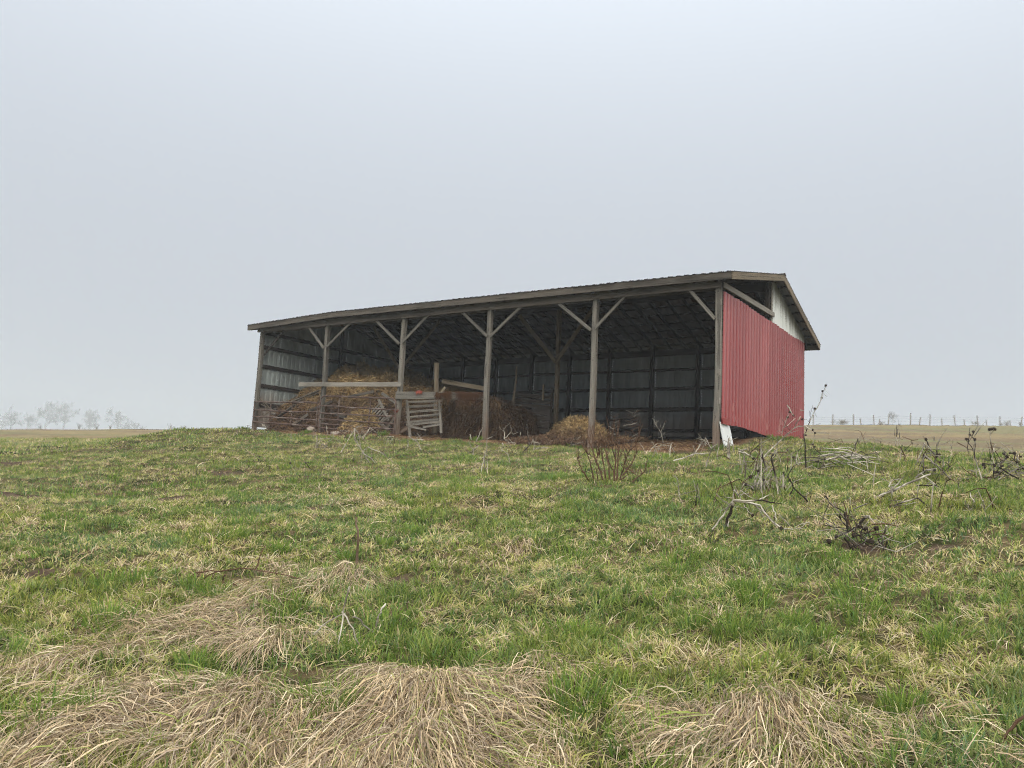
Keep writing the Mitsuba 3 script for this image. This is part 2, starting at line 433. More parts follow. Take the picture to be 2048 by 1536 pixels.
# eave fascia in four lengths, the left one sagging
for a, b in ((-0.45, 4.06), (4.065, 9.2), (9.205, 14.1), (14.105, 18.75)):
    wood(part('fascia_board'), (a, -0.365, eave_z(a) - 0.115), (b, -0.365, eave_z(b) - 0.115), 0.03, 0.19, 'm_beam', seg=2)
for side_x in (-0.465, 18.765):
    wood(part('fascia_board'), (side_x, -0.35, eave_z(side_x) - 0.125), (side_x, RY - 0.01, RZ - 0.125), 0.03, 0.19, 'm_tan')
    wood(part('fascia_board'), (side_x, RY + 0.01, RZ - 0.125), (side_x, 9.0, 4.06 - 0.125), 0.03, 0.19, 'm_tan')
wood(part('fascia_board'), (-0.45, 9.015, 3.945), (18.75, 9.015, 3.945), 0.03, 0.19, 'm_tan')
# roof: ribbed sheets laid from eave to ridge
roof = part('roof')
xs = np.linspace(-0.48, 18.79, 22)
for k in range(21):
    s, d = rib_profile(xs[k], xs[k + 1] - 0.002, 0.23, 0.022)
    for ya, yb in ((-0.41, RY), (RY, 9.05)):
        P = np.stack([np.stack([s, np.full_like(s, y), roof_z(s, np.full_like(s, y - (1e-6 if y == RY and ya < 0 else 0))) + d + 0.004 * (k % 2) - 0.008], -1) for y in (ya, yb)])
        add(numbered(f'{roof}__panel'), solid_sheet(P[::-1], (0, 0, -1), 0.004), 'm_roof')
cap = [(np.array([[x, RY + dy, RZ + dz] for x in (-0.49, 18.80) for dy, dz in ((-0.16, -0.022), (0, 0.032), (0.16, -0.032))]), np.array([[0, 3, 4], [0, 4, 1], [1, 4, 5], [1, 5, 2]]))]
add(f'{roof}__ridge_cap', cap[0], 'm_roof')
# purlins run along the barn, rafters run up the slopes
for y in list(np.arange(-0.28, RY, 0.55)) + list(np.arange(RY + 0.12, 9.0, 0.55)):
    z = roof_z(np.array([-0.4, 4.06, 18.7]), np.full(3, y)) - 0.045
    V, F = join([beam((x0, y, z0), (x1, y, z1), 0.09, 0.038)[:2] for x0, z0, x1, z1 in ((-0.44, z[0], 4.06, z[1]), (4.06, z[1], 18.74, z[2]))])
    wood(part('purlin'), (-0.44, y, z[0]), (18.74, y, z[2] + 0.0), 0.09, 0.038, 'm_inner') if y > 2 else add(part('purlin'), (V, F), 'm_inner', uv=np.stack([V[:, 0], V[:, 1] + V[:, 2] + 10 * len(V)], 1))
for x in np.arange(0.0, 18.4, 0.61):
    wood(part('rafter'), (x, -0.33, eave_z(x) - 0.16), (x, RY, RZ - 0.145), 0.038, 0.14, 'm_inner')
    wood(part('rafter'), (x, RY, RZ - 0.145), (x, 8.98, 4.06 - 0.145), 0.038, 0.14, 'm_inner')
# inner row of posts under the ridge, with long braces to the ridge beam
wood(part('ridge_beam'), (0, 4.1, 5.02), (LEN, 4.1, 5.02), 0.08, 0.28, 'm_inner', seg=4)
for x, ins in ((0.15, 0), (3.66, 1), (7.32, 0), (10.98, 1), (14.64, 0)):
    if ins:
        wood(part('post'), (x + 0.05, 4.1, gz(x, 4.1) - 0.1), (x, 4.1, 4.9), 0.14, 0.14, 'm_tan', up=(0, 1, 0))
        wood(part('brace'), (x, 4.0, 2.98), (x - 1.65, 4.0, 4.86 if x < 5 else 4.2 + 0.6), 0.04, 0.14, 'm_tan')
        wood(part('brace'), (x, 4.0, 2.98), (x + (1.9 if x < 5 else 1.45), 4.0, 4.86), 0.04, 0.14, 'm_tan')
# back wall: posts, girts, ribbed sheets
for k in range(11):
    x = k * BAY / 2
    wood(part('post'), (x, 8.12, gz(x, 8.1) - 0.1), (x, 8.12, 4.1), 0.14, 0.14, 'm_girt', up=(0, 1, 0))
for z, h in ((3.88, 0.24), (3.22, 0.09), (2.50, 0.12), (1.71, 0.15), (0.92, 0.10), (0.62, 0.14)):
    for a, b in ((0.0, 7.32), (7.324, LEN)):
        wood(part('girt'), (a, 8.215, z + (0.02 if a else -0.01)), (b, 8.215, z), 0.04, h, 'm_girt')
wood(part('girt'), (7.4, 8.0, 1.12), (12.2, 8.0, 1.34), 0.05, 0.06, 'm_girt')
back = part('back_wall')
xs = np.linspace(-0.02, LEN + 0.12, 21)
for k in range(20):
    s, d = rib_profile(xs[k], xs[k + 1] - 0.002, 0.23, 0.022)
    zb = 0.42 if k > 3 else 0.55
    P = np.stack([np.stack([s, 8.30 + d - 0.004 * (k % 2), np.full_like(s, z)], -1) for z in (zb - 0.02 * (k % 3), 4.02)])
    add(numbered(f'{back}__panel'), solid_sheet(P, (0, 1, 0), 0.003), 'm_galv')
# left end wall, seen from inside
left = part('left_wall')
ys = np.linspace(0.09, 8.27, 10)
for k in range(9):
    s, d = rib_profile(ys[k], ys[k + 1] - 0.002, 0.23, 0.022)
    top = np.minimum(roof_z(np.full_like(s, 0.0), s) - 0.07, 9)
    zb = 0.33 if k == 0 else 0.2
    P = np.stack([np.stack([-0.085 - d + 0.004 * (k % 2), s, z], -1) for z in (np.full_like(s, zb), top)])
    add(numbered(f'{left}__panel'), solid_sheet(P, (-1, 0, 0), 0.003), 'm_galvleft_lit')
for z in (4.03, 3.47, 2.71, 1.95, 1.22):
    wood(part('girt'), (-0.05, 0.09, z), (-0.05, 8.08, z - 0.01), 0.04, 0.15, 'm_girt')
for y in (4.15,):
    wood(part('post'), (0.04, y, gz(0.1, y) - 0.1), (0.04, y, float(roof_z(0, y)) - 0.25), 0.13, 0.13, 'm_girt', up=(0, 1, 0))
# right end wall: red ribbed sheets, white gable, tie board and king post
WX = LEN + 0.105
red = part('red_wall')
tag(red, 'red ribbed metal end wall')
ys = np.linspace(0.06, 8.30, 9)
for k in range(8):
    s, d = rib_profile(ys[k], ys[k + 1] - 0.002, 0.257, 0.030)
    s2 = s[0] + (s - s[0])
    zt = 3.955 + 0.012 * ((k * 5) % 3) + 0.006 * np.sin(s * 40)
    zb = np.interp(s, [0.06, 1.6, 3.2, 5.0], [0.46, 0.48, 0.47, 0.42]) + (0.03 if k == 1 else 0) - 0.015 * (k % 2)
    P = np.stack([np.stack([WX + d + 0.005 * (k % 2) + 0.006 * (k == 4), s, z], -1) for z in (zb, zt)])
    add(numbered(f'{red}__panel'), solid_sheet(P, (-1, 0, 0), 0.003), 'm_red')
add(f'{red}__flashing', beam((WX + 0.042, 0.05, 0.535), (WX + 0.042, 0.55, 0.53), 0.008, 0.16)[:2], 'm_redtrim')
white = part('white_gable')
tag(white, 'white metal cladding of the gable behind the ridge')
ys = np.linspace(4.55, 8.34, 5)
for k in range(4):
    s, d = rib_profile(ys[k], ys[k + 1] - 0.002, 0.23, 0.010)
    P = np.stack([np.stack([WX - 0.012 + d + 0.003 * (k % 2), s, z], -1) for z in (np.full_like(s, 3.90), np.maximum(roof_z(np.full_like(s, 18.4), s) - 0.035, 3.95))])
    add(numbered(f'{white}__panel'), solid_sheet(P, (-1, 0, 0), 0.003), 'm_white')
wood(part('tie_board'), (WX + 0.03, -0.02, 4.10), (WX + 0.03, 4.55, 4.225), 0.04, 0.15, 'm_board')
wood(part('post'), (LEN, 4.33, gz(LEN, 4.3) - 0.1), (LEN, 4.33, 5.25), 0.14, 0.14, 'm_inner', up=(0, 1, 0))
wood(part('girt'), (LEN + 0.085, 4.47, 4.0), (LEN + 0.085, 4.47, 5.25), 0.03, 0.09, 'm_board', up=(0, 1, 0))
wood(part('post'), (LEN, 8.15, 0.4), (LEN, 8.15, 4.05), 0.14, 0.14, 'm_girt', up=(0, 1, 0))
for z in (3.90, 3.2, 2.45, 1.7, 0.95):
    wood(part('girt'), (LEN + 0.06, 0.08, z), (LEN + 0.06, 8.2, z), 0.06, 0.09, 'm_girt')
for z in (3.55, 2.95, 2.35, 1.7, 0.95):
    wood(part('cleat'), (LEN + 0.09, -0.06, z), (LEN + 0.09, -0.06, z + 0.16), 0.03, 0.05, 'm_board', up=(0, 1, 0))

# ------------------------------------------------------------------ grass
scene['m_grass'] = {'type': 'principledthin', 'base_color': vcol(), 'roughness': 0.7, 'diff_trans': 0.75, 'spec_trans': 0.0, 'eta': 1.3}
scene['m_straw'] = {'type': 'principledthin', 'base_color': vcol(), 'roughness': 0.7, 'diff_trans': 0.4, 'spec_trans': 0.0, 'eta': 1.3}


class Fast:
    """Height and slope on a fine raster, for placing many blades quickly."""

    def __init__(self, x0, x1, y0, y1, st):
        self.x0, self.y0, self.st = x0, y0, st
        self.xs, self.ys = np.arange(x0, x1, st), np.arange(y0, y1, st)
        X, Y = np.meshgrid(self.xs, self.ys)
        self.h = height(X, Y)

    def __call__(self, x, y):
        u = np.clip((x - self.x0) / self.st, 0, len(self.xs) - 2.001)
        v = np.clip((y - self.y0) / self.st, 0, len(self.ys) - 2.001)
        i, j = u.astype(int), v.astype(int)
        a, b = u - i, v - j
        h = self.h
        return (h[j, i] * (1 - a) + h[j, i + 1] * a) * (1 - b) + (h[j + 1, i] * (1 - a) + h[j + 1, i + 1] * a) * b


H = Fast(-22, 50, -24, 24, 0.1)


def p3(x, y, s, k=0.0):
    return np.stack([x * s, y * s, np.full_like(x, k)], -1)


def lerp(a, b, t):
    return np.asarray(a) * (1 - t[..., None]) + np.asarray(b) * t[..., None]


def ribbons(P, W, C):
    """P (n, m, 3) spines, W (n, m, 3) half-width vectors (the tip is a point), C (n, m, 3) colours -> V, F, colours."""
    n, m = P.shape[:2]
    V = np.empty((n, 2 * m - 1, 3))
    Cc = np.empty((n, 2 * m - 1, 3))
    V[:, 0:2 * m - 2:2] = P[:, :-1] - W[:, :-1]
    V[:, 1:2 * m - 2:2] = P[:, :-1] + W[:, :-1]
    V[:, -1] = P[:, -1]
    Cc[:, 0:2 * m - 2:2] = C[:, :-1]
    Cc[:, 1:2 * m - 2:2] = C[:, :-1]
    Cc[:, -1] = C[:, -1]
    tri = []
    for s in range(m - 2):
        a = 2 * s
        tri += [(a, a + 1, a + 3), (a, a + 3, a + 2)]
    a = 2 * (m - 2)
    tri.append((a, a + 1, a + 2))
    F = (np.array(tri)[None] + (np.arange(n) * (2 * m - 1))[:, None, None]).reshape(-1, 3)
    return V.reshape(-1, 3), F, Cc.reshape(-1, 3)


AZ0 = math.atan2(FWD[0], FWD[1])


def wedge(r0, r1, dens, half=0.66):
    n = int(half * (r1 * r1 - r0 * r0) * dens)
    r = np.sqrt(rng.uniform(r0 * r0, r1 * r1, n))
    a = AZ0 + rng.uniform(-half, half, n)
    return EYE[0] + r * np.sin(a), EYE[1] + r * np.cos(a)


def mound_w(x, y):
    w = np.zeros_like(x)
    for mx, my, mr, mh, fx, fy, mk in MOUNDS:
        w = np.maximum(w, mk * np.exp(-((x - mx) ** 2 + (y - my) ** 2) / (mr * 0.9) ** 2))
    return w


def fields(x, y):
    dry = meshkit.fbm(p3(x, y, 0.85, 1), 3, 21) + 0.35 * (meshkit.fbm(p3(x, y, 2.4, 2), 2, 22) - 0.5)
    lush = meshkit.fbm(p3(x, y, 1.3, 3), 2, 23)
    bare = meshkit.fbm(p3(x, y, 1.1, 4), 3, 24)
    return dry, lush, bare


def off_barn(x, y, m=0.0):
    e = (meshkit.fbm(p3(x, y, 0.7, 5), 2, 31) - 0.5) * 1.2
    inside = (y > -0.75 + e + m) & (y < 8.6) & (x > -0.2) & (x < 18.75 - 0.25 * (y < 2.6))
    return ~inside


GREEN = np.array([(0.098, 0.162, 0.029), (0.128, 0.198, 0.040), (0.180, 0.246, 0.054), (0.098, 0.172, 0.050), (0.215, 0.268, 0.072), (0.145, 0.210, 0.088)])
PALE = np.array([(0.49, 0.46, 0.17), (0.55, 0.49, 0.24), (0.41, 0.42, 0.12), (0.62, 0.55, 0.34), (0.50, 0.41, 0.21)])
STRAW = 1.06 * np.array([(0.56, 0.44, 0.295), (0.43, 0.325, 0.215), (0.64, 0.54, 0.39), (0.25, 0.18, 0.12), (0.51, 0.39, 0.235), (0.36, 0.28, 0.215)])


def blades(x, y, L, w, seg, tilt, bend, az, col, tipcol):
    n = len(x)
    z = H(x, y) - 0.008
    P = np.empty((n, seg + 1, 3))
    P[:, 0] = np.stack([x, y, z], 1)
    th = tilt.copy()
    d = np.stack([np.cos(az), np.sin(az)], 1)
    for s in range(seg):
        st = L / seg
        P[:, s + 1, :2] = P[:, s, :2] + d * (st * np.sin(th))[:, None]
        P[:, s + 1, 2] = P[:, s, 2] + st * np.cos(th)
        th = np.minimum(th + bend / seg, 2.4)
    ground = H(P[:, 1:, 0].ravel(), P[:, 1:, 1].ravel()).reshape(n, seg) + 0.004 + 0.02 * rng.random((n, 1))
    P[:, 1:, 2] = np.maximum(P[:, 1:, 2], ground)
    wa = az + np.pi / 2 + rng.normal(0, 0.5, n)
    prof = np.array([0.75, 1.0, 0.8, 0.5][:seg]) if seg > 1 else np.array([1.0])
    W = np.zeros((n, seg + 1, 3))
    W[:, :seg, 0] = (np.cos(wa) * w)[:, None] * prof
    W[:, :seg, 1] = (np.sin(wa) * w)[:, None] * prof
    W[:, :seg, 2] = (rng.normal(0, 0.35, n) * w)[:, None] * prof
    t = np.linspace(0, 1, seg + 1)[None, :, None] ** 1.5
    C = col[:, None] * (1 - t) + tipcol[:, None] * t
    return ribbons(P, W, C)


def hsh2(x, y):
    return meshkit.noise(p3(x, y, 6.0, 9), 78)


def pasture(r0, r1, dens, seg, wid, lscale=1.0):
    x, y = wedge(r0, r1, dens)
    k = off_barn(x, y)
    x, y = x[k], y[k]
    dry, lush, bare = fields(x, y)
    mw = mound_w(x, y)
    for bx, by, br in BARE:
        bare = np.maximum(bare, np.where(np.hypot(x - bx, y - by) < br * (0.75 + 0.5 * meshkit.noise(p3(x, y, 7.0, 3), 5)), 1.0, 0))
    keep = rng.random(len(x)) < np.clip(1.15 - 2.2 * np.clip(bare - 0.58, 0, 1) / 0.3 - 0.75 * mw, np.where(bare > 0.99, 0.04, 0.4 - 0.3 * mw), 1)
    x, y, dry, lush = x[keep], y[keep], dry[keep], lush[keep]
    # blades stand in small clumps that share a lean and a tone
    cs = 0.13 if r1 < 15 else 0.22
    ci, cj = np.floor(x / cs), np.floor(y / cs)
    hsh = lambda s: meshkit.noise(np.stack([ci * 1.0, cj * 1.0, np.full_like(ci, s)], -1), 77)
    cx, cy = (ci + 0.2 + 0.6 * hsh(1)) * cs, (cj + 0.2 + 0.6 * hsh(2)) * cs
    pull = 0.62 * rng.random(len(x))
    x, y = x + (cx - x) * pull, y + (cy - y) * pull
    ctone, caz = hsh(3), hsh(4) * 6.28
    n = len(x)
    lu = np.clip((lush - 0.55) / 0.15, 0, 1)
    pd = np.clip(0.43 + (dry - 0.5) * 0.75 - 0.34 * lu + (ctone - 0.5) * 1.05 + (hsh2(x, y) - 0.5) * 0.5, 0.06, 0.9)
    isdry = rng.random(n) < pd
    L = np.where(isdry, rng.uniform(0.05, 0.15, n), rng.uniform(0.04, 0.10, n) + 0.07 * lu * rng.random(n)) * lscale
    tilt = np.where(isdry, rng.uniform(0.5, 1.5, n), np.abs(rng.normal(0.35, 0.3, n)))
    bend = np.where(isdry, rng.uniform(0.2, 1.6, n), rng.uniform(0.2, 1.3, n))
    az = np.where(rng.random(n) < 0.6, caz + rng.normal(0, 0.7, n), rng.uniform(0, 2 * np.pi, n))
    g = GREEN[rng.integers(0, len(GREEN), n)] * rng.uniform(0.65, 1.35, (n, 1)) * (0.78 + 0.48 * hsh2(x, y))[:, None]
    g = lerp(g, g * np.array([1.35, 1.12, 1.05]), np.clip((dry - 0.42) * 4, 0, 1))
    blue = np.clip((meshkit.fbm(p3(x, y, 0.9, 6), 2, 27) - 0.5) * 5, 0, 1)
    g = lerp(g, g * np.array([0.92, 1.02, 1.5]), blue * 0.7)
    s = np.where(rng.random((n, 1)) < 0.72, PALE[rng.integers(0, len(PALE), n)], STRAW[rng.integers(0, len(STRAW), n)]) * rng.uniform(0.8, 1.15, (n, 1))
    col = np.where(isdry[:, None], s, g)
    tip = np.where(isdry[:, None], s * 1.05, np.where(rng.random((n, 1)) < 0.35, lerp(g, PALE[0], np.full(n, 0.7)), g * 1.2))
    w = rng.uniform(0.7, 1.2, n) * wid * np.where(isdry, 0.9, 1.0)
    return blades(x, y, L, w, seg, tilt, bend, az, col, tip)


def pack(key, chunks, bsdf):
    V, F, C, at = [], [], [], 0
    for v, f, c in chunks:
        V.append(v)
        F.append(f + at)
        C.append(c)
        at += len(v)
    V, F, C = np.vstack(V), np.vstack(F), np.vstack(C)
    add(key, (V, F), bsdf, False, color=np.clip(C, 0, 1))
    return len(F)


NT = {}
NT['grass'] = pack('grass', [pasture(2.4, 7, 4600, 3, 0.0034, 1.0), pasture(7, 14, 2300, 2, 0.0046, 0.85), pasture(14, 26, 850, 1, 0.0080, 0.85), pasture(26, 44, 260, 1, 0.016, 1.0)], 'm_grass')
tag('grass', 'short spring pasture grass mixed with withered yellow blades', 'grass', kind='stuff')


def mats():
    """Long dry fescue lying combed over the tussocks."""
    out = []
    for mx, my, mr, mh, fx, fy, mk in MOUNDS:
        r = math.hypot(mx - EYE[0], my - EYE[1])
        n = int(np.clip(27000 * mr * mr * mk * (1.0 if r < 7.5 else 0.6), 60, 7500))
        a, q = rng.uniform(0, 2 * np.pi, n), rng.random(n) ** 0.62 * mr * 1.25
        x, y = mx + q * np.cos(a), my + q * np.sin(a)
        k = rng.random(n) < np.clip((meshkit.fbm(p3(x, y, 3.2, 8), 2, 43) - 0.36) * 5 + (mk - 0.6) * 1.2, 0.05, 1)
        x, y, a, q, n = x[k], y[k], a[k], q[k], int(k.sum())
        L = rng.uniform(0.18, 0.45, n) * (1.0 if mk > 0.5 else 0.45)
        f = unit((fx, fy))
        turn = (meshkit.fbm(p3(x, y, 2.6, 7), 3, 41) - 0.5) * 3.4 + rng.normal(0, 0.42, n)
        rad = np.stack([np.cos(a), np.sin(a)], 1) * np.clip(q / mr, 0, 1)[:, None]
        d = f[None] * 0.9 + rad * 0.75
        ang = np.arctan2(d[:, 1], d[:, 0]) + turn
        loose = rng.random(n) < 0.32
        ang = np.where(loose, rng.uniform(0, 6.28, n), ang)
        L = np.where(loose, L * 0.5, L)
        seg = 5
        P = np.empty((n, seg + 1, 3))
        layer = rng.random(n) ** 1.5
        curl = rng.normal(0, 0.13, n)
        arch = rng.uniform(0.0, 0.055, n)
        cx, cy = x.copy(), y.copy()
        for s in range(seg + 1):
            t = s / seg
            P[:, s, 0], P[:, s, 1] = cx, cy
            P[:, s, 2] = H(cx, cy) + 0.01 + 0.06 * layer + arch * math.sin(math.pi * min(t * 1.25, 1)) - 0.02 * t
            ang = ang + curl + rng.normal(0, 0.05, n)
            cx, cy = cx + np.cos(ang) * L / seg, cy + np.sin(ang) * L / seg
        P[:, 0, 2] -= 0.05
        w = rng.uniform(0.0011, 0.0024, n) * (1 if r < 7.5 else 1.4)
        W = np.zeros_like(P)
        pr = np.array([0.8, 1, 1, 0.9, 0.65, 0])
        W[..., 0] = (-np.sin(ang) * w)[:, None] * pr
        W[..., 1] = (np.cos(ang) * w)[:, None] * pr
        W[..., 2] = (rng.normal(0, 0.5, n) * w)[:, None] * pr
        c = STRAW[rng.integers(0, len(STRAW), n)] * rng.uniform(0.5, 1.25, (n, 1))
        grn = rng.random(n) < 0.09
        c = np.where(grn[:, None], PALE[rng.integers(0, 3, n)] * np.array([0.62, 0.74, 0.62]), c)
        C = c[:, None] * np.array([0.9, 1.0, 1.0, 1.05, 1.1, 1.15])[None, :, None]
        out.append(ribbons(P, W, C))
    # single long dry stems and loose straw all over the near slope
    for r0, r1, dens, wd in ((2.6, 8, 45, 0.0026), (8, 16, 10, 0.0038), (16, 26, 2, 0.007)):
        x, y = wedge(r0, r1, dens)
        k = off_barn(x, y)
        x, y = x[k], y[k]
        n = len(x)
        c = STRAW[rng.integers(0, len(STRAW), n)] * rng.uniform(0.8, 1.2, (n, 1))
        out.append(blades(x, y, rng.uniform(0.10, 0.30, n), np.full(n, wd), 3, rng.uniform(0.7, 1.4, n), rng.uniform(0.3, 1.3, n), rng.uniform(0, 6.28, n), c, c * 1.1))
    # smaller dry clumps scattered through the pasture
    x, y = wedge(3, 24, 1.1)
    k = off_barn(x, y, -0.6)
    x, y = x[k], y[k]
    dry, lush, bare = fields(x, y)
    k = rng.random(len(x)) < np.clip((dry - 0.42) * 5, 0.04, 1)
    for cx, cy in zip(x[k], y[k]):
        r = math.hypot(cx - EYE[0], cy - EYE[1])
        n = int(np.clip(420 / r, 14, 60))
        a = rng.uniform(0, 6.28, n)
        q = rng.random(n) * rng.uniform(0.05, 0.14)
        c = STRAW[rng.integers(0, len(STRAW), n)] * rng.uniform(0.75, 1.15, (n, 1))
        out.append(blades(cx + q * np.cos(a), cy + q * np.sin(a), rng.uniform(0.07, 0.19, n), np.full(n, 0.0026 + 0.0003 * max(r - 5, 0)), 3, rng.uniform(0.3, 1.1, n), rng.uniform(0.6, 2.0, n), a + rng.normal(0, 0.6, n), c, c * 1.1))
    return out


NT['dry_grass'] = pack('dry_grass', mats(), 'm_straw')
tag('dry_grass', 'long straw coloured dead grass lying flattened in clumps', 'grass', kind='stuff')


def tufts():
    """Lush green tufts standing above the rest."""
    out = []
    spots = [(x, y) for x, y in zip(*wedge(3, 20, 0.55))] + [(24.08, -14.66), (23.75, -14.4), (23.6, -14.2), (24.4, -14.3), (24.9, -14.6), (25.6, -13.6), (21.9, -16.3), (22.35, -17.1), (21.3, -17.0), (20.9, -16.0), (22.4, -16.2), (21.35, -17.9), (23.5, -16.4), (24.0, -16.6), (20.3, -16.9), (22.9, -15.4)]
    for cx, cy in spots:
        if not off_barn(np.array([cx]), np.array([cy]), -0.5)[0]:
            continue
        r = math.hypot(cx - EYE[0], cy - EYE[1])
        n = int(np.clip(900 / r, 40, 220))
        R = rng.uniform(0.08, 0.24)
        a, q = rng.uniform(0, 6.28, n), np.sqrt(rng.random(n)) * R
        g = GREEN[rng.integers(0, 4, n)] * rng.uniform(0.9, 1.35, (n, 1))
        out.append(blades(cx + q * np.cos(a), cy + q * np.sin(a), rng.uniform(0.07, 0.17, n), rng.uniform(0.8, 1.2, n) * (0.0030 + 0.0003 * max(r - 5, 0)), 3 if r < 9 else 2,
                          np.abs(rng.normal(0.25, 0.2, n)), rng.uniform(0.3, 1.2, n), a + rng.normal(0, 0.5, n), g, g * np.array([1.3, 1.2, 1.2])))
    # taller growth left ungrazed along the foot of the red wall and round the posts
    for cx, cy in [(18.75 + 0.35 * rng.random(), 2.9 + 0.42 * k) for k in range(14)] + [(k * BAY + rng.normal(0, 0.12), -0.5 - 0.3 * rng.random()) for k in range(6)]:
        n = 70
        a, q = rng.uniform(0, 6.28, n), np.sqrt(rng.random(n)) * 0.22
        g = GREEN[rng.integers(0, 4, n)] * rng.uniform(0.7, 1.1, (n, 1))
        out.append(blades(cx + q * np.cos(a), cy + q * np.sin(a), rng.uniform(0.10, 0.22, n), np.full(n, 0.008), 2, np.abs(rng.normal(0.3, 0.2, n)), rng.uniform(0.3, 1.2, n), a, g, g * 1.25))
    return out


NT['tufts'] = pack('grass_tuft', tufts(), 'm_grass')
tag('grass_tuft', 'taller bright green grass tufts scattered over the slope', 'grass', kind='stuff')

# ------------------------------------------------------------------ things in and around the barn


def ico(sub=2):
    m = trimesh.creation.icosphere(subdivisions=sub)
    return np.array(m.vertices), np.array(m.faces)


def blob(c, r, amp=0.25, freq=2.0, seed=1, sub=3, flat=1.0):
    V, F = ico(sub)
    k = 1 + amp * (meshkit.fbm(V * freq + seed * 3.1, 3, seed) - 0.5) * 2
    return V * k[:, None] * np.array([r[0], r[1], r[2]]) + np.asarray(c), F


def gate(name, label, y, left, right, uprights, ground_round):
    tag(name, label, 'gate', 'rusty tube gates across the left bays')
    (xl, zl), (xr, zr) = left, right
    n = len(zl)
    for i in range(n):
        p0, p1 = np.array([xl, y, zl[i]]), np.array([xr, y, zr[i]])
        ts = np.linspace(0, 1, 9)
        P = p0 + (p1 - p0) * ts[:, None] + np.array([0, 0, 1.0]) * (rng.normal(0, 0.006, 9) - 0.015 * np.sin(np.pi * ts) * (i % 3 == 1))[:, None]
        if ground_round and i == 0:
            P = P[1:-1]
        add(numbered(f'{name}__rail'), tube(P, 0.026 if i else 0.028), 'm_rust', 40)
    for k, x in enumerate(uprights):
        t = (x - xl) / (xr - xl)
        zt, zb = zl[0] + (zr[0] - zl[0]) * t, zl[-1] + (zr[-1] - zl[-1]) * t
        if ground_round and k in (0, len(uprights) - 1):
            s = 1 if k == 0 else -1
            arc = [(x + s * 0.42, y, zt + (zr[0] - zl[0]) * 0.11 * s)] + [(x + s * 0.22 * (1 - math.sin(a)), y, zt - 0.22 * (1 - math.cos(a))) for a in np.linspace(0.0, 1.5, 6)] + [(x, y, zb)]
            add(numbered(f'{name}__upright'), tube(arc, 0.026), 'm_rust', 40)
        else:
            add(numbered(f'{name}__upright'), tube([(x, y + 0.03, zb - 0.03), (x, y + 0.03, zt)], 0.022), 'm_rust', 40)


gate('tube_gate', 'low rusty tube gate across the leftmost bay of the barn', -0.15, (0.06, (1.27, 0.97, 0.725, 0.50)), (3.56, (1.19, 0.85, 0.56, 0.34)), (0.06, 1.0, 2.2, 3.55), False)
gate('tube_gate_001', 'rusty round-cornered tube gate across the second bay, tilted down to the right', -0.21,
     (3.77, (1.42, 1.085, 0.81, 0.60, 0.44, 0.29)), (7.40, (1.27, 0.90, 0.66, 0.42, 0.25, 0.10)), (3.77, 4.70, 6.20, 7.40), True)

tag('rail_board', 'long grey weathered board nailed across the second bay above the gate', 'board')
wood('rail_board', (2.48, -0.125, 1.885), (7.50, -0.125, 1.755), 0.04, 0.155, 'm_board', seg=5, warp=0.004)
tag('plank', 'broad grey plank running right from the third post behind the wooden hurdle', 'plank')
wood('plank', (7.30, -0.13, 1.385), (10.9, -0.02, 1.30), 0.045, 0.24, 'm_post', seg=3, warp=0.003)
tag('cloth_scrap', 'orange red scrap hanging on the grey plank', 'cloth')
gu, gv = np.meshgrid(np.linspace(-1, 1, 13), np.linspace(0, 1, 8))
edge = 1 + 0.35 * np.sin(gu * 5.1 + 1) * gv
P = np.stack([8.33 + 0.15 * gu * (1 - 0.35 * gv), -0.165 - 0.02 * np.sin(gu * 6) * gv, 1.505 + 0.02 * np.cos(gu * 2.3) - 0.115 * gv * edge], -1)
add('cloth_scrap', solid_sheet(P, (0, 1, 0), 0.006), 'm_cloth', 60)
tag('orange_twine', 'small knot of orange twine on the third post', 'twine')
add('orange_twine', join([tube([(7.32 + 0.1 * math.cos(a), -0.1 + 0.02 * math.sin(3 * a), 0.86 + 0.05 * math.sin(2 * a + k)) for a in np.linspace(0, 5, 12)], 0.008, 5) for k in range(3)]), 'm_cloth', True)

H1 = 'wooden_hurdle'
tag(H1, 'slatted grey wooden hurdle with a broken bottom slat leaning beside the third post', 'hurdle')
wood(f'{H1}__stile', (7.71, 0.26, -0.02), (7.45, 0.26, 1.27), 0.035, 0.10, 'm_board', up=(1, 0, 0))
wood(f'{H1}__stile_001', (9.03, 0.26, 0.16), (8.86, 0.26, 1.27), 0.035, 0.10, 'm_board', up=(1, 0, 0))
for k, (za, zb, xa, xb) in enumerate([(1.20, 1.22, 7.40, 8.95), (1.03, 1.09, 7.38, 8.94), (0.86, 0.94, 7.41, 8.96), (0.68, 0.78, 7.43, 8.97), (0.52, 0.63, 7.46, 8.99), (0.43, 0.55, 7.47, 9.0), (0.36, 0.47, 8.2, 9.02)]):
    wood(numbered(f'{H1}__slat'), (xa, 0.30, za), (xb, 0.30, zb), 0.022, 0.075, 'm_board')
wood(numbered(f'{H1}__slat'), (7.62, 0.235, 0.39), (8.42, 0.22, 0.26), 0.022, 0.09, 'm_board', taper=0.6)
tag('prop_board', 'short board propped from the ground to the hurdle foot', 'board')
wood('prop_board', (7.22, 0.15, 0.12), (7.68, 0.34, 0.42), 0.03, 0.10, 'm_post')
tag('log_post', 'crooked peeled log standing upright behind the grey plank', 'post')
add('log_post', tube([(8.30, 0.8, 0.2), (8.27, 0.8, 1.2), (8.26, 0.8, 1.7), (8.21, 0.82, 2.1), (8.20, 0.8, 2.58)], [0.10, 0.095, 0.09, 0.085, 0.095], 9), 'm_tanlog', 50)
tag('loose_plank', 'loose plank resting at a slant above the hay behind the log', 'plank')
wood('loose_plank', (7.92, 1.5, 2.06), (9.75, 1.5, 1.76), 0.04, 0.15, 'm_tan')
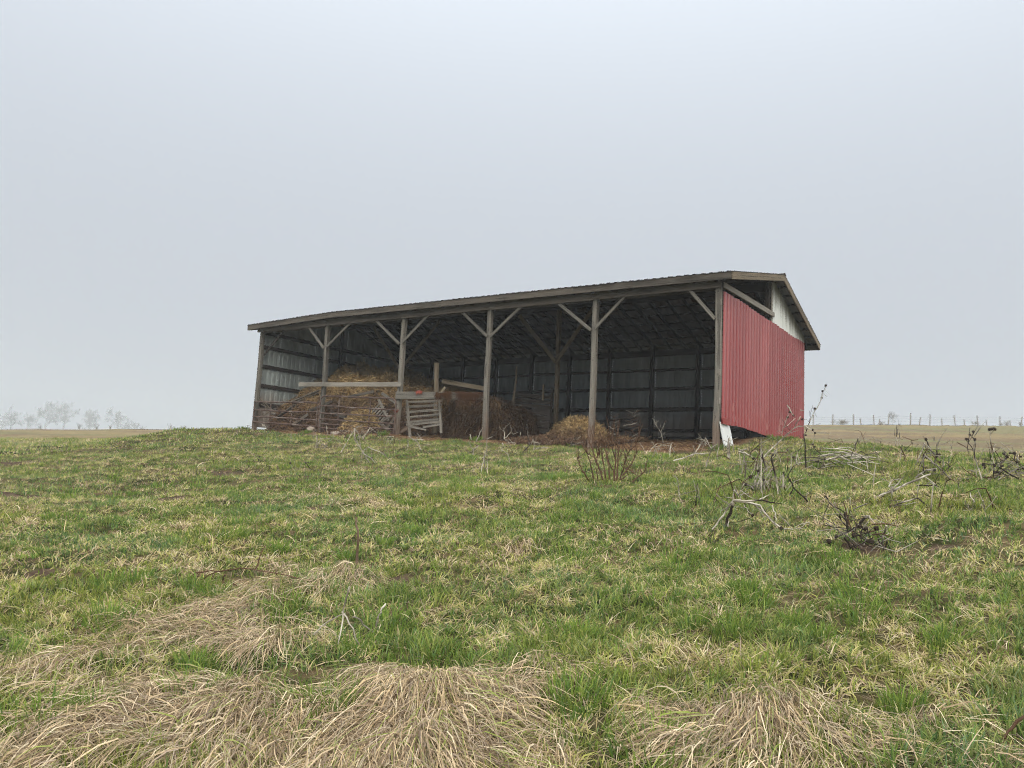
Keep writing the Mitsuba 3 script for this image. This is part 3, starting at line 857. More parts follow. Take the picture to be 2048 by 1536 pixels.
tag('board_stub', 'short leaning board end sticking up at the right end of the grey plank', 'board')
wood('board_stub', (9.09, 0.0, 1.38), (9.27, 0.02, 1.63), 0.03, 0.09, 'm_tan')
tag('thin_pole', 'thin pale pole standing in the hay beyond the fourth post', 'pole')
add('thin_pole', tube([(9.95, 3.0, 0.5), (9.93, 3.0, 1.6), (10.0, 3.0, 2.2), (9.98, 3.02, 2.75)], [0.04, 0.045, 0.035, 0.03], 7), 'm_tanlog', 50)
PP = 'plank_partition'
tag(PP, 'dark plank partition with uneven top boards deep inside the middle bay', 'partition')
for k, (za, zb) in enumerate(((1.72, 1.62), (1.55, 1.44), (1.38, 1.27), (1.16, 1.1), (0.95, 0.9), (0.72, 0.7), (0.5, 0.48))):
    wood(numbered(f'{PP}__plank'), (9.9, 3.05, za), (11.42, 3.05, zb), 0.03, 0.145 if k < 3 else 0.19, 'm_inner' if k < 3 else 'm_girt')
wood(f'{PP}__stake', (11.40, 3.12, 0.3), (11.42, 3.12, 1.95), 0.07, 0.07, 'm_inner', up=(0, 1, 0))
wood(f'{PP}__stake_001', (11.15, 2.98, 1.5), (11.15, 2.98, 2.05), 0.05, 0.05, 'm_tan', up=(0, 1, 0))
BP = 'broken_pallet'
tag(BP, 'broken grey slatted pallet lying in the hay behind the second gate', 'pallet')
for k in range(6):
    o = k * 0.085
    wood(numbered(f'{BP}__slat'), (5.70 + o * 0.75, 0.42, 0.86 - o), (6.18 + o * 0.75, 0.40, 1.26 - o), 0.02, 0.06, 'm_board')
wood(f'{BP}__runner', (6.06, 0.36, 1.32), (6.62, 0.34, 0.58), 0.05, 0.08, 'm_board')
wood(f'{BP}__runner_001', (5.75, 0.36, 0.86), (6.25, 0.34, 0.30), 0.05, 0.08, 'm_post')
wood(numbered(f'{BP}__slat'), (6.05, 0.3, 0.38), (6.75, 0.32, 0.75), 0.02, 0.09, 'm_post')
wood(numbered(f'{BP}__slat'), (6.0, 0.3, 0.62), (6.7, 0.32, 0.25), 0.02, 0.09, 'm_post')
tag('board_stack', 'grey boards sticking out of the hay behind the two tube gates', 'boards')
for k, (a, b) in enumerate((((0.9, 0.95, 1.38), (2.45, 0.92, 1.80)), ((1.1, 0.9, 1.32), (2.5, 0.9, 1.70)), ((0.45, 0.7, 0.75), (1.5, 0.6, 1.22)))):
    wood(numbered('board_stack__board'), a, b, 0.12, 0.035, 'm_post')
r4 = np.random.default_rng(46)
for x, y, z, a, t, L in ((3.0, 0.55, 1.15, 0.5, 0.35, 1.1), (4.0, 0.5, 0.8, -0.3, -0.2, 0.9), (2.0, 0.5, 0.65, 0.2, 0.5, 0.8), (6.5, 0.45, 1.35, 0.4, -0.5, 0.8), (5.0, 0.55, 1.55, 0.1, 0.15, 1.2), (6.7, 0.4, 0.55, 0.2, 0.9, 0.9)):
    d = np.array([math.cos(a) * math.cos(t), math.sin(a) * 0.5, math.sin(t)]) * L / 2
    wood(numbered('board_stack__board'), np.array([x, y, z]) - d, np.array([x, y, z]) + d, 0.03, 0.10, ('m_post', 'm_beam')[r4.integers(0, 2)])
tag('stick_bundle', 'thin grey sticks crossing beside the left corner post', 'sticks')
for a, b in (((0.1, 0.05, 1.42), (0.75, 0.15, 0.95)), ((0.25, 0.0, 1.38), (0.55, 0.1, 0.9)), ((0.15, 0.1, 1.2), (0.9, 0.2, 0.88)), ((0.3, 0.1, 0.75), (0.95, 0.15, 1.05))):
    add(numbered('stick_bundle__stick'), tube([a, (np.array(a) + b) / 2 + 0.02, b], 0.014, 5), 'm_tanlog', 50)
tag('stone', 'reddish brown rock at the foot of the second post', 'rock')
add('stone', blob((3.32, -0.12, 0.22), (0.19, 0.15, 0.13), 0.4, 1.7, 2), 'm_stone', 35)
tag('stone_001', 'pale grey angular rock in front of the second gate', 'rock')
add('stone_001', blob((4.85, -0.35, 0.05), (0.26, 0.15, 0.12), 0.5, 1.9, 4), 'm_stone', 25)
tag('feed_sack', 'pale crumpled sack lying on the dirt floor right of the hurdle', 'sack')
add('feed_sack', blob((9.05, 1.0, gz(9.05, 1.0) + 0.13), (0.27, 0.16, 0.14), 0.45, 1.8, 8), 'm_stone', True)
tag('metal_sheet', 'white metal sheet leaning under the open bottom corner of the red wall', 'sheet')
poly = np.array([(-0.02, 0.50), (0.70, 0.50), (0.80, 0.30), (0.98, -0.16), (0.80, -0.45), (0.40, -0.48), (0.22, -0.2), (0.05, 0.2)])
n8 = len(poly)
V = np.vstack([np.column_stack([np.full(n8, WX - 0.015 + dx) + (0.5 - poly[:, 1]) * 0.09, poly]) for dx in (0, -0.012)])
F = [(0, i, i + 1) for i in range(1, n8 - 1)] + [(n8, n8 + i + 1, n8 + i) for i in range(1, n8 - 1)] + [t for i in range(n8) for t in ((i, n8 + i, (i + 1) % n8), ((i + 1) % n8, n8 + i, n8 + (i + 1) % n8))]
add('metal_sheet', (V, np.array(F)), 'm_panel')
scene['m_tanlog'] = diffuse(proc(lambda p, n, uv: mix((0.085, 0.068, 0.05), (0.20, 0.165, 0.125), fbm(p.x * 22 + p.y * 22, p.z * 2.0, 2, 3))))

# ------------------------------------------------------------------ hay
HAY = np.array([(0.33, 0.235, 0.115), (0.27, 0.185, 0.088), (0.21, 0.14, 0.068), (0.40, 0.30, 0.165), (0.16, 0.10, 0.05)])
OLD = np.array([(0.125, 0.08, 0.052), (0.09, 0.058, 0.040), (0.16, 0.105, 0.065), (0.11, 0.065, 0.05)])


def hay_mass(key, fn, x0, x1, y0, y1, st, strands, lo, hi, length=0.3, old_bias=0.0, hang=0.0, rough=0.3, dark=1.0, ledge=0.0):
    """A mound given by its top fn(x, y): a lumpy body and loose strands over it. Fresh hay above hi, rotted hay below lo."""
    xs, ys = np.arange(x0, x1 + st, st), np.arange(y0, y1 + st, st)
    X, Y = np.meshgrid(xs, ys)
    Z = fn(X, Y)

    def tone(x, y, z, n):
        w = np.clip((z - lo) / (hi - lo) + (meshkit.fbm(np.stack([x * 1.7, y * 1.7, z * 2.5], -1), 3, 51) - 0.5) * 1.6 - old_bias, 0, 1)
        k = rng.integers(0, 4, n)
        return lerp(OLD[k] * dark, HAY[rng.integers(0, 5, n)], w) * rng.uniform(0.5, 1.3, (n, 1)) * (0.45 + 1.1 * meshkit.fbm(np.stack([x * 3.4, y * 3.4, z * 4.5], -1), 2, 52))[:, None]

    if ledge:      # slumped bales: broken ledges and steep little faces
        G0 = H(X, Y)
        t = (Z - G0) / ledge + 1.6 * (meshkit.fbm(np.stack([X * 0.9, Y * 0.9, 0 * X], -1), 2, 59) - 0.5)
        fl = np.floor(t)
        Z = np.where(Z > G0, G0 + (Z - G0) * 0.35 + 0.65 * ledge * (fl + np.clip((t - fl - 0.55) / 0.4, 0, 1)), Z)
    Z = Z + rough * (np.abs(meshkit.fbm(np.stack([X * 2.6, Y * 2.6, Z * 0], -1), 3, 55) - 0.5) - 0.12) * 1.6 + rough * 0.35 * (meshkit.noise(np.stack([X * 11, Y * 11, Z * 0], -1), 56) - 0.5)
    X, Y = X + 0.4 * rough * (meshkit.noise(np.stack([X * 5, Y * 5, Z * 3], -1), 57) - 0.5), Y + 0.4 * rough * (meshkit.noise(np.stack([X * 5, Y * 5, Z * 3], -1), 58) - 0.5)
    nx_ = len(xs)
    q = (np.arange(len(ys) - 1)[:, None] * nx_ + np.arange(nx_ - 1)[None])
    Q = np.stack([q, q + 1, q + nx_ + 1, q + nx_], -1).reshape(-1, 4)
    V = np.stack([X, Y, Z], -1).reshape(-1, 3)
    C = tone(V[:, 0], V[:, 1], V[:, 2], len(V)) * 0.8
    F = np.vstack([Q[:, [0, 1, 2]], Q[:, [0, 2, 3]]])
    # strands lie over the surface; more of them on steep faces
    tri = V[F]
    area = np.linalg.norm(np.cross(tri[:, 1] - tri[:, 0], tri[:, 2] - tri[:, 0]), axis=1)
    pick = rng.choice(len(F), strands, p=area / area.sum())
    b = rng.dirichlet((1, 1, 1), strands)
    P0 = (tri[pick] * b[:, :, None]).sum(1)
    nrm = np.cross(tri[pick, 1] - tri[pick, 0], tri[pick, 2] - tri[pick, 0])
    nrm /= np.linalg.norm(nrm, axis=1, keepdims=True) + 1e-9
    d = rng.normal(0, 1, (strands, 3))
    d[:, 2] -= hang + 0.4
    d -= nrm * (d * nrm).sum(1, keepdims=True)
    d /= np.linalg.norm(d, axis=1, keepdims=True) + 1e-9
    L = rng.uniform(0.4, 1.2, strands) * length
    lift = rng.uniform(0.004, 0.15, strands)
    P = np.stack([P0 + nrm * (lift * a)[:, None] + d * (L * t)[:, None] + np.array([0, 0, -1]) * (L * t * t * 0.3 * hang)[:, None] for t, a in ((0, 0.3), (0.5, 1.2), (1, 0.9))], 1)
    side = np.cross(d, nrm)
    w = rng.uniform(0.005, 0.018, strands)
    W = np.stack([side * w[:, None], side * w[:, None] * 0.8, side * 0], 1)
    c = tone(P0[:, 0], P0[:, 1], P0[:, 2], strands) * 1.25
    Vs, Fs, Cs = ribbons(P, W, np.repeat(c[:, None], 3, 1))
    add(key, (np.vstack([V, Vs]), np.vstack([F, Fs + len(V)])), 'm_vert', False, color=np.clip(np.vstack([C, Cs]), 0, 1))


_hc = np.array([(0.3, 0.9, 1.2), (0.3, 2, 1.95), (0.3, 3.2, 2.65), (0.5, 4.6, 3.0), (1.6, 3.9, 3.25), (2.5, 3.6, 3.0), (3.5, 3.7, 2.65), (4.2, 3.4, 2.45), (5.2, 3.6, 2.2), (6.8, 3.6, 1.75), (2.2, 0.8, 1.80), (1.2, 0.7, 1.45),
                (3.4, 0.8, 1.95), (4.4, 0.8, 2.0), (5.4, 1.2, 1.75), (6.3, 1.1, 1.60), (6.9, 1.0, 1.45), (3, 7, 2.9), (6, 7, 1.9), (0.5, 7.5, 2.9), (2.6, 2.2, 2.35), (4.4, 2.2, 2.3), (7.1, 2, 1.45)])
_hr = RBFInterpolator(_hc[:, :2], _hc[:, 2], kernel='linear', smoothing=0.05)


def hay_top(x, y):
    z = _hr(np.stack([x.ravel(), y.ravel()], 1)).reshape(x.shape)
    p = np.stack([x, y, 0 * x], -1)
    z = z + (meshkit.fbm(p * 1.1, 3, 61) - 0.5) * 0.7 + (meshkit.fbm(p * 3.6, 2, 62) - 0.5) * 0.25
    g = H(x, y)
    front = np.clip((y - 0.45 - 0.25 * meshkit.fbm(p * 1.3, 2, 63)) / (0.35 + 0.35 * meshkit.noise(p * 0.9, 64)), 0, 1) ** 0.6
    right = np.clip((7.25 - x) / 0.45, 0, 1) ** 0.5
    return g - 0.05 + (z - g) * front * right


tag('hay_pile', 'big collapsed pile of golden and rotted brown hay filling the two left bays', 'hay')
hay_mass('hay_pile', hay_top, 0.14, 7.3, 0.4, 7.9, 0.08, 60000, 1.0, 2.0, 0.34, 0.08, 0.25, 0.34, 0.85, 0.5)


def heap(cx, cy, rx, ry, h, seed, sharp=1.0):
    def fn(x, y):
        q = np.sqrt(((x - cx) / rx) ** 2 + ((y - cy) / ry) ** 2)
        p = np.stack([x, y, 0 * x], -1)
        k = np.clip(1.15 - q + (meshkit.fbm(p * 2.2, 3, seed) - 0.5) * 0.5, 0, 1)
        return H(x, y) - 0.03 + h * (k * k * (3 - 2 * k)) ** sharp + 0.02 * meshkit.noise(p * 9, seed)
    return fn


tag('hay_heap', 'loose mound of brown hay beside the fifth post on the dirt floor', 'hay')
hay_mass('hay_heap', heap(13.3, 1.6, 1.0, 0.95, 0.62, 71), 11.6, 15.0, 0.1, 3.0, 0.05, 15000, 0.05, 0.45, 0.20, 0.0, 0, 0.16)
tag('hay_heap_001', 'slumped golden hay spilling under the second gate', 'hay')
hay_mass('hay_heap_001', heap(5.45, 0.28, 0.95, 0.55, 0.72, 72), 4.3, 6.7, -0.35, 0.9, 0.05, 9000, 0.0, 0.4, 0.2, 0, 0, 0.15)


def stack_top(x, y):
    p = np.stack([x, y, 0 * x], -1)
    k = np.clip(np.minimum(np.minimum((x - 8.85) / 0.25, (11.0 - x) / 0.5), np.minimum((y - 0.75) / 0.2, (3.0 - y) / 0.3)), 0, 1) ** 0.45
    g = H(x, y)
    return g - 0.03 + (1.38 - 0.10 * (x - 9) + 0.3 * (meshkit.fbm(p * 1.8, 3, 73) - 0.5) - g) * k


tag('hay_stack', 'dark reddish brown stack of old hay hanging over the end of the grey plank', 'hay')
hay_mass('hay_stack', stack_top, 8.8, 11.1, 0.7, 3.05, 0.06, 20000, 1.15, 2.2, 0.42, 0.35, 1.8, 0.45, 0.42)
tag('hanging_hay', 'ragged fringe of reddish hay draped over the right half of the grey plank', 'hay', kind='stuff')
n = 1300
hx = 9.05 + 1.8 * rng.random(n) ** 0.9
hx = hx[rng.random(n) < np.clip((meshkit.fbm(np.stack([hx * 3.5, 0 * hx, 0 * hx], -1), 2, 6) - 0.42) * 5, 0.06, 1)]
n = len(hx)
hz = 1.43 + 0.05 * (meshkit.noise(np.stack([hx * 4, 0 * hx, 0 * hx], -1), 5) - 0.3)
hl = rng.uniform(0.04, 0.26, n) * (0.4 + 1.2 * meshkit.noise(np.stack([hx * 7, 0 * hx, 0 * hx], -1), 9)) + 0.45 * (rng.random(n) < 0.12) * rng.random(n)
hy = -0.155 - 0.03 * rng.random(n) + 0.04 * (hx - 9)
sway = rng.normal(0, 0.05, n)
P = np.stack([np.stack([hx - 0.04, hy + 0.10, hz + 0.02], 1), np.stack([hx, hy, hz], 1), np.stack([hx + sway, hy - 0.01, hz - 0.55 * hl], 1), np.stack([hx + 1.6 * sway, hy, hz - hl], 1)], 1)
W = np.zeros_like(P)
W[..., 0] = rng.uniform(0.004, 0.012, n)[:, None] * np.array([1, 1, 0.8, 0])
c = lerp(OLD[rng.integers(0, 4, n)] * np.array([1.0, 0.80, 0.74]), HAY[rng.integers(0, 5, n)] * np.array([0.8, 0.62, 0.55]), np.clip(rng.random(n) * 0.8 - 0.4 * (hx - 9), 0, 1)) * 0.42
pack('hanging_hay', [ribbons(P, W, np.repeat(c[:, None], 4, 1))], 'm_vert')

# loose straw trodden into the dirt floor
n = 9000
x, y = rng.uniform(0.3, 18.2, n), -0.35 + 8.2 * rng.random(n) ** 1.6
c = np.where(rng.random((n, 1)) < 0.6, HAY[rng.integers(0, 5, n)], OLD[rng.integers(0, 4, n)])
pack('straw_litter', [blades(x, y, rng.uniform(0.08, 0.26, n), np.full(n, 0.007), 2, rng.uniform(1.2, 1.55, n), rng.uniform(0, 0.4, n), rng.uniform(0, 6.28, n), c, c)], 'm_vert')
tag('straw_litter', 'scattered straw trodden into the dirt floor of the barn', 'straw', kind='stuff')

# ------------------------------------------------------------------ dead weeds
STEM = np.array([(0.36, 0.32, 0.26), (0.27, 0.235, 0.19), (0.20, 0.165, 0.13), (0.44, 0.40, 0.34), (0.13, 0.105, 0.085)])
scene['m_stem'] = diffuse(proc(lambda p, n, uv: mix((0.035, 0.028, 0.024), (0.40, 0.36, 0.30), smoothstep(0.40, 0.62, fbm(p.x * 3.1 + p.z * 4, p.y * 3.1, 1, 3)))))
scene['m_palestem'] = diffuse(proc(lambda p, n, uv: mix((0.17, 0.15, 0.125), (0.52, 0.475, 0.41), smoothstep(0.3, 0.7, fbm(p.x * 5 + p.z * 7, p.y * 5, 1, 3)))))
scene['m_brownstem'] = diffuse(proc(lambda p, n, uv: mix((0.05, 0.028, 0.018), (0.13, 0.08, 0.055), fbm(p.x * 5 + p.z * 7, p.y * 5, 1, 3))))
scene['m_greystem'] = diffuse(proc(lambda p, n, uv: mix((0.11, 0.095, 0.08), (0.36, 0.325, 0.28), fbm(p.x * 6 + p.z * 8, p.y * 6, 1, 3))))
scene['m_stick'] = diffuse(proc(lambda p, n, uv: mix((0.10, 0.068, 0.05), (0.22, 0.16, 0.12), fbm(p.x * 9, p.y * 9, p.z * 5, 3))))
scene['m_bur'] = diffuse(rgb(0.045, 0.035, 0.03))


def refine(pts, wob):
    p = np.asarray(pts, float)
    if len(p) == 2:
        p = np.array([p[0], (p[0] + p[1]) / 2, p[1]])
    t = np.arange(len(p))
    tt = np.linspace(0, len(p) - 1, 3 * (len(p) - 1) + 1)
    out = np.stack([np.interp(tt, t, p[:, k]) for k in range(3)], 1)
    out[1:-1] += rng.normal(0, wob, (len(out) - 2, 3))
    return out


def bur(c, r):
    V, F = ico(1)
    V = V * (r * rng.uniform(0.75, 1.25, (len(V), 1)))
    sp = []
    for k in range(14):
        d = unit(rng.normal(0, 1, 3))
        s = unit(np.cross(d, (0.3, 0.5, 0.8))) * r * 0.12
        sp.append((np.array([d * r * 0.6 - s, d * r * 0.6 + s, d * r * 1.7]), np.array([[0, 1, 2]])))
    V, F = join([(V, F)] + sp)
    return V + np.asarray(c), F


WEEDS = [
    ('dead_weed', 'tall thin dead weed with dark burs standing at the rear corner of the red wall',
     [(0.0132, [(21.761, -5.016, -0.831), (21.788, -5.168, -0.418), (21.762, -5.148, -0.181)]), (0.0057, [(21.756, -5.042, -0.172), (21.815, -5.041, -0.022), (21.875, -5.151, 0.109), (21.866, -5.168, 0.231)]), (0.0076, [(21.815, -5.043, -0.022), (21.908, -5.007, 0.229), (22.032, -5, 0.441), (22.052, -5.013, 0.564), (22.108, -5.041, 0.683)]), (0.0057, [(21.717, -4.853, -0.131), (21.767, -4.811, -0.005), (21.828, -4.811, -0.082), (21.864, -4.744, -0.139), (21.826, -4.765, -0.347), (21.762, -4.779, -0.697)]), (0.0047, [(21.872, -4.958, -0.359), (21.899, -4.983, -0.405)]), (0.0047, [(21.835, -4.974, -0.564), (21.848, -4.851, -0.769)])],
     [(22.079, -4.902, 0.71), (22.017, -4.878, 0.613), (22.019, -4.936, 0.484), (21.901, -4.945, 0.289), (21.854, -4.92, -0.096), (21.9, -4.918, -0.153), (21.865, -4.942, -0.362), (21.887, -4.919, -0.404), (21.771, -5.055, -0.203), (21.685, -4.957, 0.093)]),
    ('dead_weed', 'long pale dead stalk leaning diagonally across the red wall',
     [(0.0105, [(21.282, -6.24, -0.962), (21.354, -6.322, -0.798), (21.401, -6.291, -0.655), (21.652, -6.176, -0.353), (21.854, -6.149, -0.159), (21.967, -6.187, 0.027)]), (0.0061, [(21.637, -6.123, -0.266), (21.644, -6.033, -0.159), (21.815, -5.941, 0.018)]), (0.007, [(21.856, -6.157, -0.16), (22.009, -6.131, -0.124)]), (0.0053, [(21.675, -6.146, -0.168), (21.755, -6.088, 0.121)]), (0.0088, [(21.773, -6.309, 0.206), (21.868, -6.269, 0.036)]), (0.007, [(21.959, -6.189, 0.129), (22.012, -6.146, 0.126)]), (0.0053, [(21.974, -5.988, -0.112), (22.108, -6.015, -0.188)])],
     [(21.837, -6.148, 0.048), (21.775, -6.13, 0.108), (21.725, -6.093, 0.024)]),
    ('dead_weed', 'dense dark thicket of broken dead stalks in front of the red wall',
     [(0.0135, [(22.514, -9.412, -1.285), (22.513, -9.547, -1.126), (22.467, -9.591, -0.843), (22.501, -9.561, -0.74)]), (0.0108, [(22.382, -9.487, -1.004), (22.343, -9.573, -0.833), (22.31, -9.56, -0.719)]), (0.0081, [(22.331, -9.558, -1.334), (22.328, -9.56, -0.971), (22.33, -9.583, -0.593)]), (0.0094, [(22.159, -9.371, -1.251), (22.214, -9.307, -1.041), (22.175, -9.272, -0.898)]), (0.0054, [(22.538, -9.422, -0.883), (22.5, -9.472, -0.748), (22.479, -9.528, -0.739)]), (0.0094, [(22.098, -9.513, -1.091), (22.134, -9.593, -0.928), (22.108, -9.639, -0.778)]), (0.0067, [(22.058, -9.644, -0.767), (22.129, -9.585, -0.781), (22.234, -9.631, -0.838)]), (0.0081, [(22.193, -9.438, -1.327), (22.193, -9.362, -1.147), (22.237, -9.301, -0.989)]), (0.0094, [(22.319, -9.349, -1.294), (22.288, -9.34, -1.04), (22.362, -9.334, -0.883)]), (0.0081, [(22.542, -9.335, -1.27), (22.549, -9.325, -1.005), (22.529, -9.338, -1.094), (22.567, -9.293, -1.205)]), (0.0067, [(22.221, -9.322, -1.26), (22.358, -9.188, -0.954)]), (0.0067, [(22.396, -9.351, -1.315), (22.354, -9.384, -1.141), (22.421, -9.403, -1.037)]), (0.0081, [(22.471, -9.482, -1.326), (22.291, -9.461, -1.398), (22.376, -9.369, -1.31)]), (0.0067, [(22.053, -9.497, -1.054), (22.089, -9.536, -0.849)]), (0.0054, [(22.13, -9.492, -1.127), (22.233, -9.332, -0.887)]), (0.0081, [(22.461, -9.315, -1.286), (22.539, -9.284, -1.156), (22.548, -9.172, -1.28)]), (0.0067, [(22.179, -9.476, -1.303), (22.107, -9.567, -1.383)]), (0.0054, [(22.322, -9.442, -1.346), (22.201, -9.385, -1.198), (22.164, -9.355, -1.045)])],
     [(22.17, -9.477, -1.087), (22.181, -9.444, -1.232), (22.253, -9.459, -1.007), (22.111, -9.511, -1.192), (22.315, -9.404, -1.117), (22.171, -9.386, -0.84)]),
    ('dead_weed', 'whitish forked dead stalk arched over the grass right of the thicket',
     [(0.0103, [(22.972, -9.695, -1.411), (22.925, -9.741, -1.33), (22.81, -9.843, -1.207), (22.764, -9.938, -1.074)]), (0.009, [(22.744, -9.769, -1.31), (22.788, -9.757, -1.206)]), (0.0039, [(22.681, -9.852, -1.02), (22.702, -9.837, -1.079), (22.737, -9.923, -1.105)])],
     []),
    ('dead_weed', 'grey bent stalk folded over like a broken table leg, before the barn corner',
     [(0.0086, [(22.463, -11.693, -1.703), (22.579, -11.701, -1.543), (22.679, -11.697, -1.386), (22.703, -11.741, -1.284)]), (0.0173, [(22.545, -11.566, -1.69), (22.607, -11.571, -1.522), (22.641, -11.569, -1.392)]), (0.0119, [(22.643, -11.59, -1.387), (22.735, -11.453, -1.406), (22.904, -11.532, -1.423), (23.022, -11.443, -1.587), (23.105, -11.45, -1.641)]), (0.0054, [(23.104, -11.448, -1.641), (23.198, -11.355, -1.656), (23.303, -11.264, -1.64)]), (0.0108, [(22.67, -11.639, -1.386), (22.825, -11.607, -1.392), (22.939, -11.58, -1.371), (23.055, -11.496, -1.389)]), (0.0065, [(22.85, -11.353, -1.373), (22.927, -11.266, -1.311)]), (0.0054, [(22.747, -11.553, -1.432), (22.83, -11.551, -1.528)]), (0.0065, [(23.013, -11.454, -1.416), (23.071, -11.475, -1.583)]), (0.0065, [(22.801, -11.462, -1.408), (22.887, -11.335, -1.495), (23.051, -11.329, -1.668)]), (0.0043, [(22.685, -11.688, -1.274), (22.741, -11.73, -1.322), (22.827, -11.747, -1.239)]), (0.0043, [(22.605, -11.601, -1.705), (22.578, -11.544, -1.565)]), (0.0054, [(22.658, -11.58, -1.242), (22.657, -11.477, -1.333), (22.788, -11.418, -1.521)])],
     [(22.839, -11.547, -1.533), (23.125, -11.505, -1.649)]),
    ('dead_weed', 'small dark upturned V of two dead stems left of the folded stalk',
     [(0.0062, [(21.803, -10.481, -1.486), (21.856, -10.574, -1.336), (21.844, -10.536, -1.218)]), (0.0062, [(21.855, -10.43, -1.483), (21.83, -10.444, -1.36), (21.829, -10.497, -1.217)])],
     []),
    ('dead_weed', 'pale branching stalks sprawled before the right corner post',
     [(0.0108, [(19.821, -6.443, -0.787), (20.013, -6.376, -0.717), (20.169, -6.312, -0.644), (20.425, -6.225, -0.622)]), (0.009, [(20.195, -6.38, -0.647), (20.291, -6.355, -0.485), (20.412, -6.447, -0.369), (20.512, -6.42, -0.554)]), (0.0126, [(20.343, -6.232, -0.892), (20.361, -6.144, -0.697), (20.438, -6.24, -0.544), (20.536, -6.196, -0.462)]), (0.0072, [(20.14, -6.338, -0.495), (20.212, -6.276, -0.725)]), (0.0054, [(20.327, -6.218, -0.353), (20.318, -6.239, -0.407), (20.37, -6.229, -0.476)]), (0.0054, [(20.343, -6.158, -0.436), (20.442, -6.083, -0.425)])],
     []),
    ('dead_weed', 'short black twiggy weed with two burs between thicket and tall weed',
     [(0.0084, [(21.929, -6.626, -0.938), (21.945, -6.663, -0.639)]), (0.0068, [(21.929, -6.602, -0.636), (21.975, -6.482, -0.564)]), (0.0068, [(21.992, -6.608, -0.698), (22.055, -6.64, -0.808)]), (0.0068, [(21.872, -6.624, -0.567), (21.933, -6.619, -0.653)])],
     [(21.863, -6.621, -0.562), (21.965, -6.611, -0.683)]),
    ('dead_weed', 'pair of dark stems standing against the white panel',
     [(0.0165, [(19.992, -3.997, -0.63), (19.981, -4.035, -0.415), (19.99, -3.984, -0.192)]), (0.0144, [(19.978, -3.866, -0.644), (19.994, -3.935, -0.189)]), (0.0082, [(20.008, -4.084, -0.417), (20.026, -4.076, -0.219)]), (0.0103, [(19.786, -4.019, -0.696), (19.754, -3.994, -0.536), (19.768, -3.926, -0.371)]), (0.0062, [(19.878, -4.048, -0.695), (20.065, -3.938, -0.783)])],
     []),
    ('dead_weed', 'thick pale fallen stem lying uphill on the right slope',
     [(0.014, [(23.629, -9.659, -1.325), (23.873, -9.583, -1.191), (24.13, -9.553, -1.054), (24.277, -9.491, -0.978)]), (0.0101, [(23.886, -9.663, -1.135), (23.877, -9.686, -1.374)]), (0.0178, [(23.863, -9.732, -1.397), (23.803, -9.754, -1.513)]), (0.0076, [(23.859, -9.695, -1.148), (23.879, -9.618, -1.077), (23.987, -9.713, -1.053)]), (0.0076, [(23.876, -9.602, -1.191), (24.017, -9.63, -1.015)]), (0.0076, [(23.727, -9.73, -1.28), (23.747, -9.76, -1.37)]), (0.0063, [(24.155, -9.755, -1.125), (24.346, -9.767, -1.104), (24.373, -9.653, -1.125)])],
     []),
    ('dead_weed', 'sharply kinked dead stem just below the fallen one',
     [(0.0098, [(23.915, -10.127, -1.389), (24.081, -10.107, -1.309), (24.208, -10.03, -1.264), (24.293, -10.017, -1.351), (24.392, -10.141, -1.44)]), (0.0049, [(24.07, -10.166, -1.343), (23.974, -10.25, -1.38)])],
     []),
    ('dead_weed', 'tangled stalks with a long arched stem at the right edge of the green slope',
     [(0.0116, [(23.741, -6.605, -0.951), (23.889, -6.626, -0.831), (24.04, -6.712, -0.8)]), (0.0132, [(23.859, -6.627, -0.585), (23.957, -6.644, -0.685), (24.052, -6.577, -0.78), (24.205, -6.47, -0.943), (24.34, -6.456, -1.123)]), (0.0099, [(23.881, -6.511, -0.364), (23.931, -6.507, -0.488), (23.989, -6.447, -0.601)]), (0.0083, [(23.874, -6.572, -0.42), (23.811, -6.606, -0.599), (23.748, -6.596, -0.761)]), (0.0116, [(24.026, -6.555, -0.635), (24.039, -6.632, -0.451), (24.086, -6.722, -0.384)]), (0.0099, [(23.842, -6.484, -0.591), (23.838, -6.542, -0.989)]), (0.0083, [(24.015, -6.569, -0.607), (23.967, -6.398, -0.804), (23.933, -6.346, -0.994)]), (0.0066, [(24.102, -6.564, -0.778), (24.121, -6.54, -0.603)]), (0.0066, [(24.13, -6.442, -0.692), (24.184, -6.484, -0.757), (24.181, -6.668, -0.837)]), (0.0066, [(23.919, -6.624, -0.467), (24.035, -6.521, -0.618), (24.078, -6.556, -0.634)])],
     [(23.878, -6.487, -0.358), (24.062, -6.545, -0.59), (24.059, -6.507, -0.697), (23.989, -6.477, -0.821)]),
    ('dead_weed', 'slender zigzag weed with four dark seed heads rising against the tan field',
     [(0.0081, [(24.625, -6.699, -0.976), (24.575, -6.708, -0.797), (24.529, -6.705, -0.631)]), (0.0065, [(24.521, -6.587, -0.625), (24.508, -6.551, -0.524), (24.409, -6.524, -0.352)]), (0.0097, [(24.525, -6.714, -0.547), (24.544, -6.768, -0.382)]), (0.0065, [(24.538, -6.679, -0.376), (24.495, -6.665, -0.333), (24.514, -6.655, -0.261)]), (0.0049, [(24.484, -6.848, -0.319), (24.451, -6.856, -0.501), (24.479, -7.007, -0.593)]), (0.0065, [(24.557, -6.827, -0.886), (24.539, -6.87, -0.75)])],
     [(24.525, -6.81, -0.264), (24.478, -6.759, -0.309), (24.538, -6.767, -0.375), (24.438, -6.816, -0.373)]),
    ('dead_weed', 'large knotted weed with many black burs at the right picture edge',
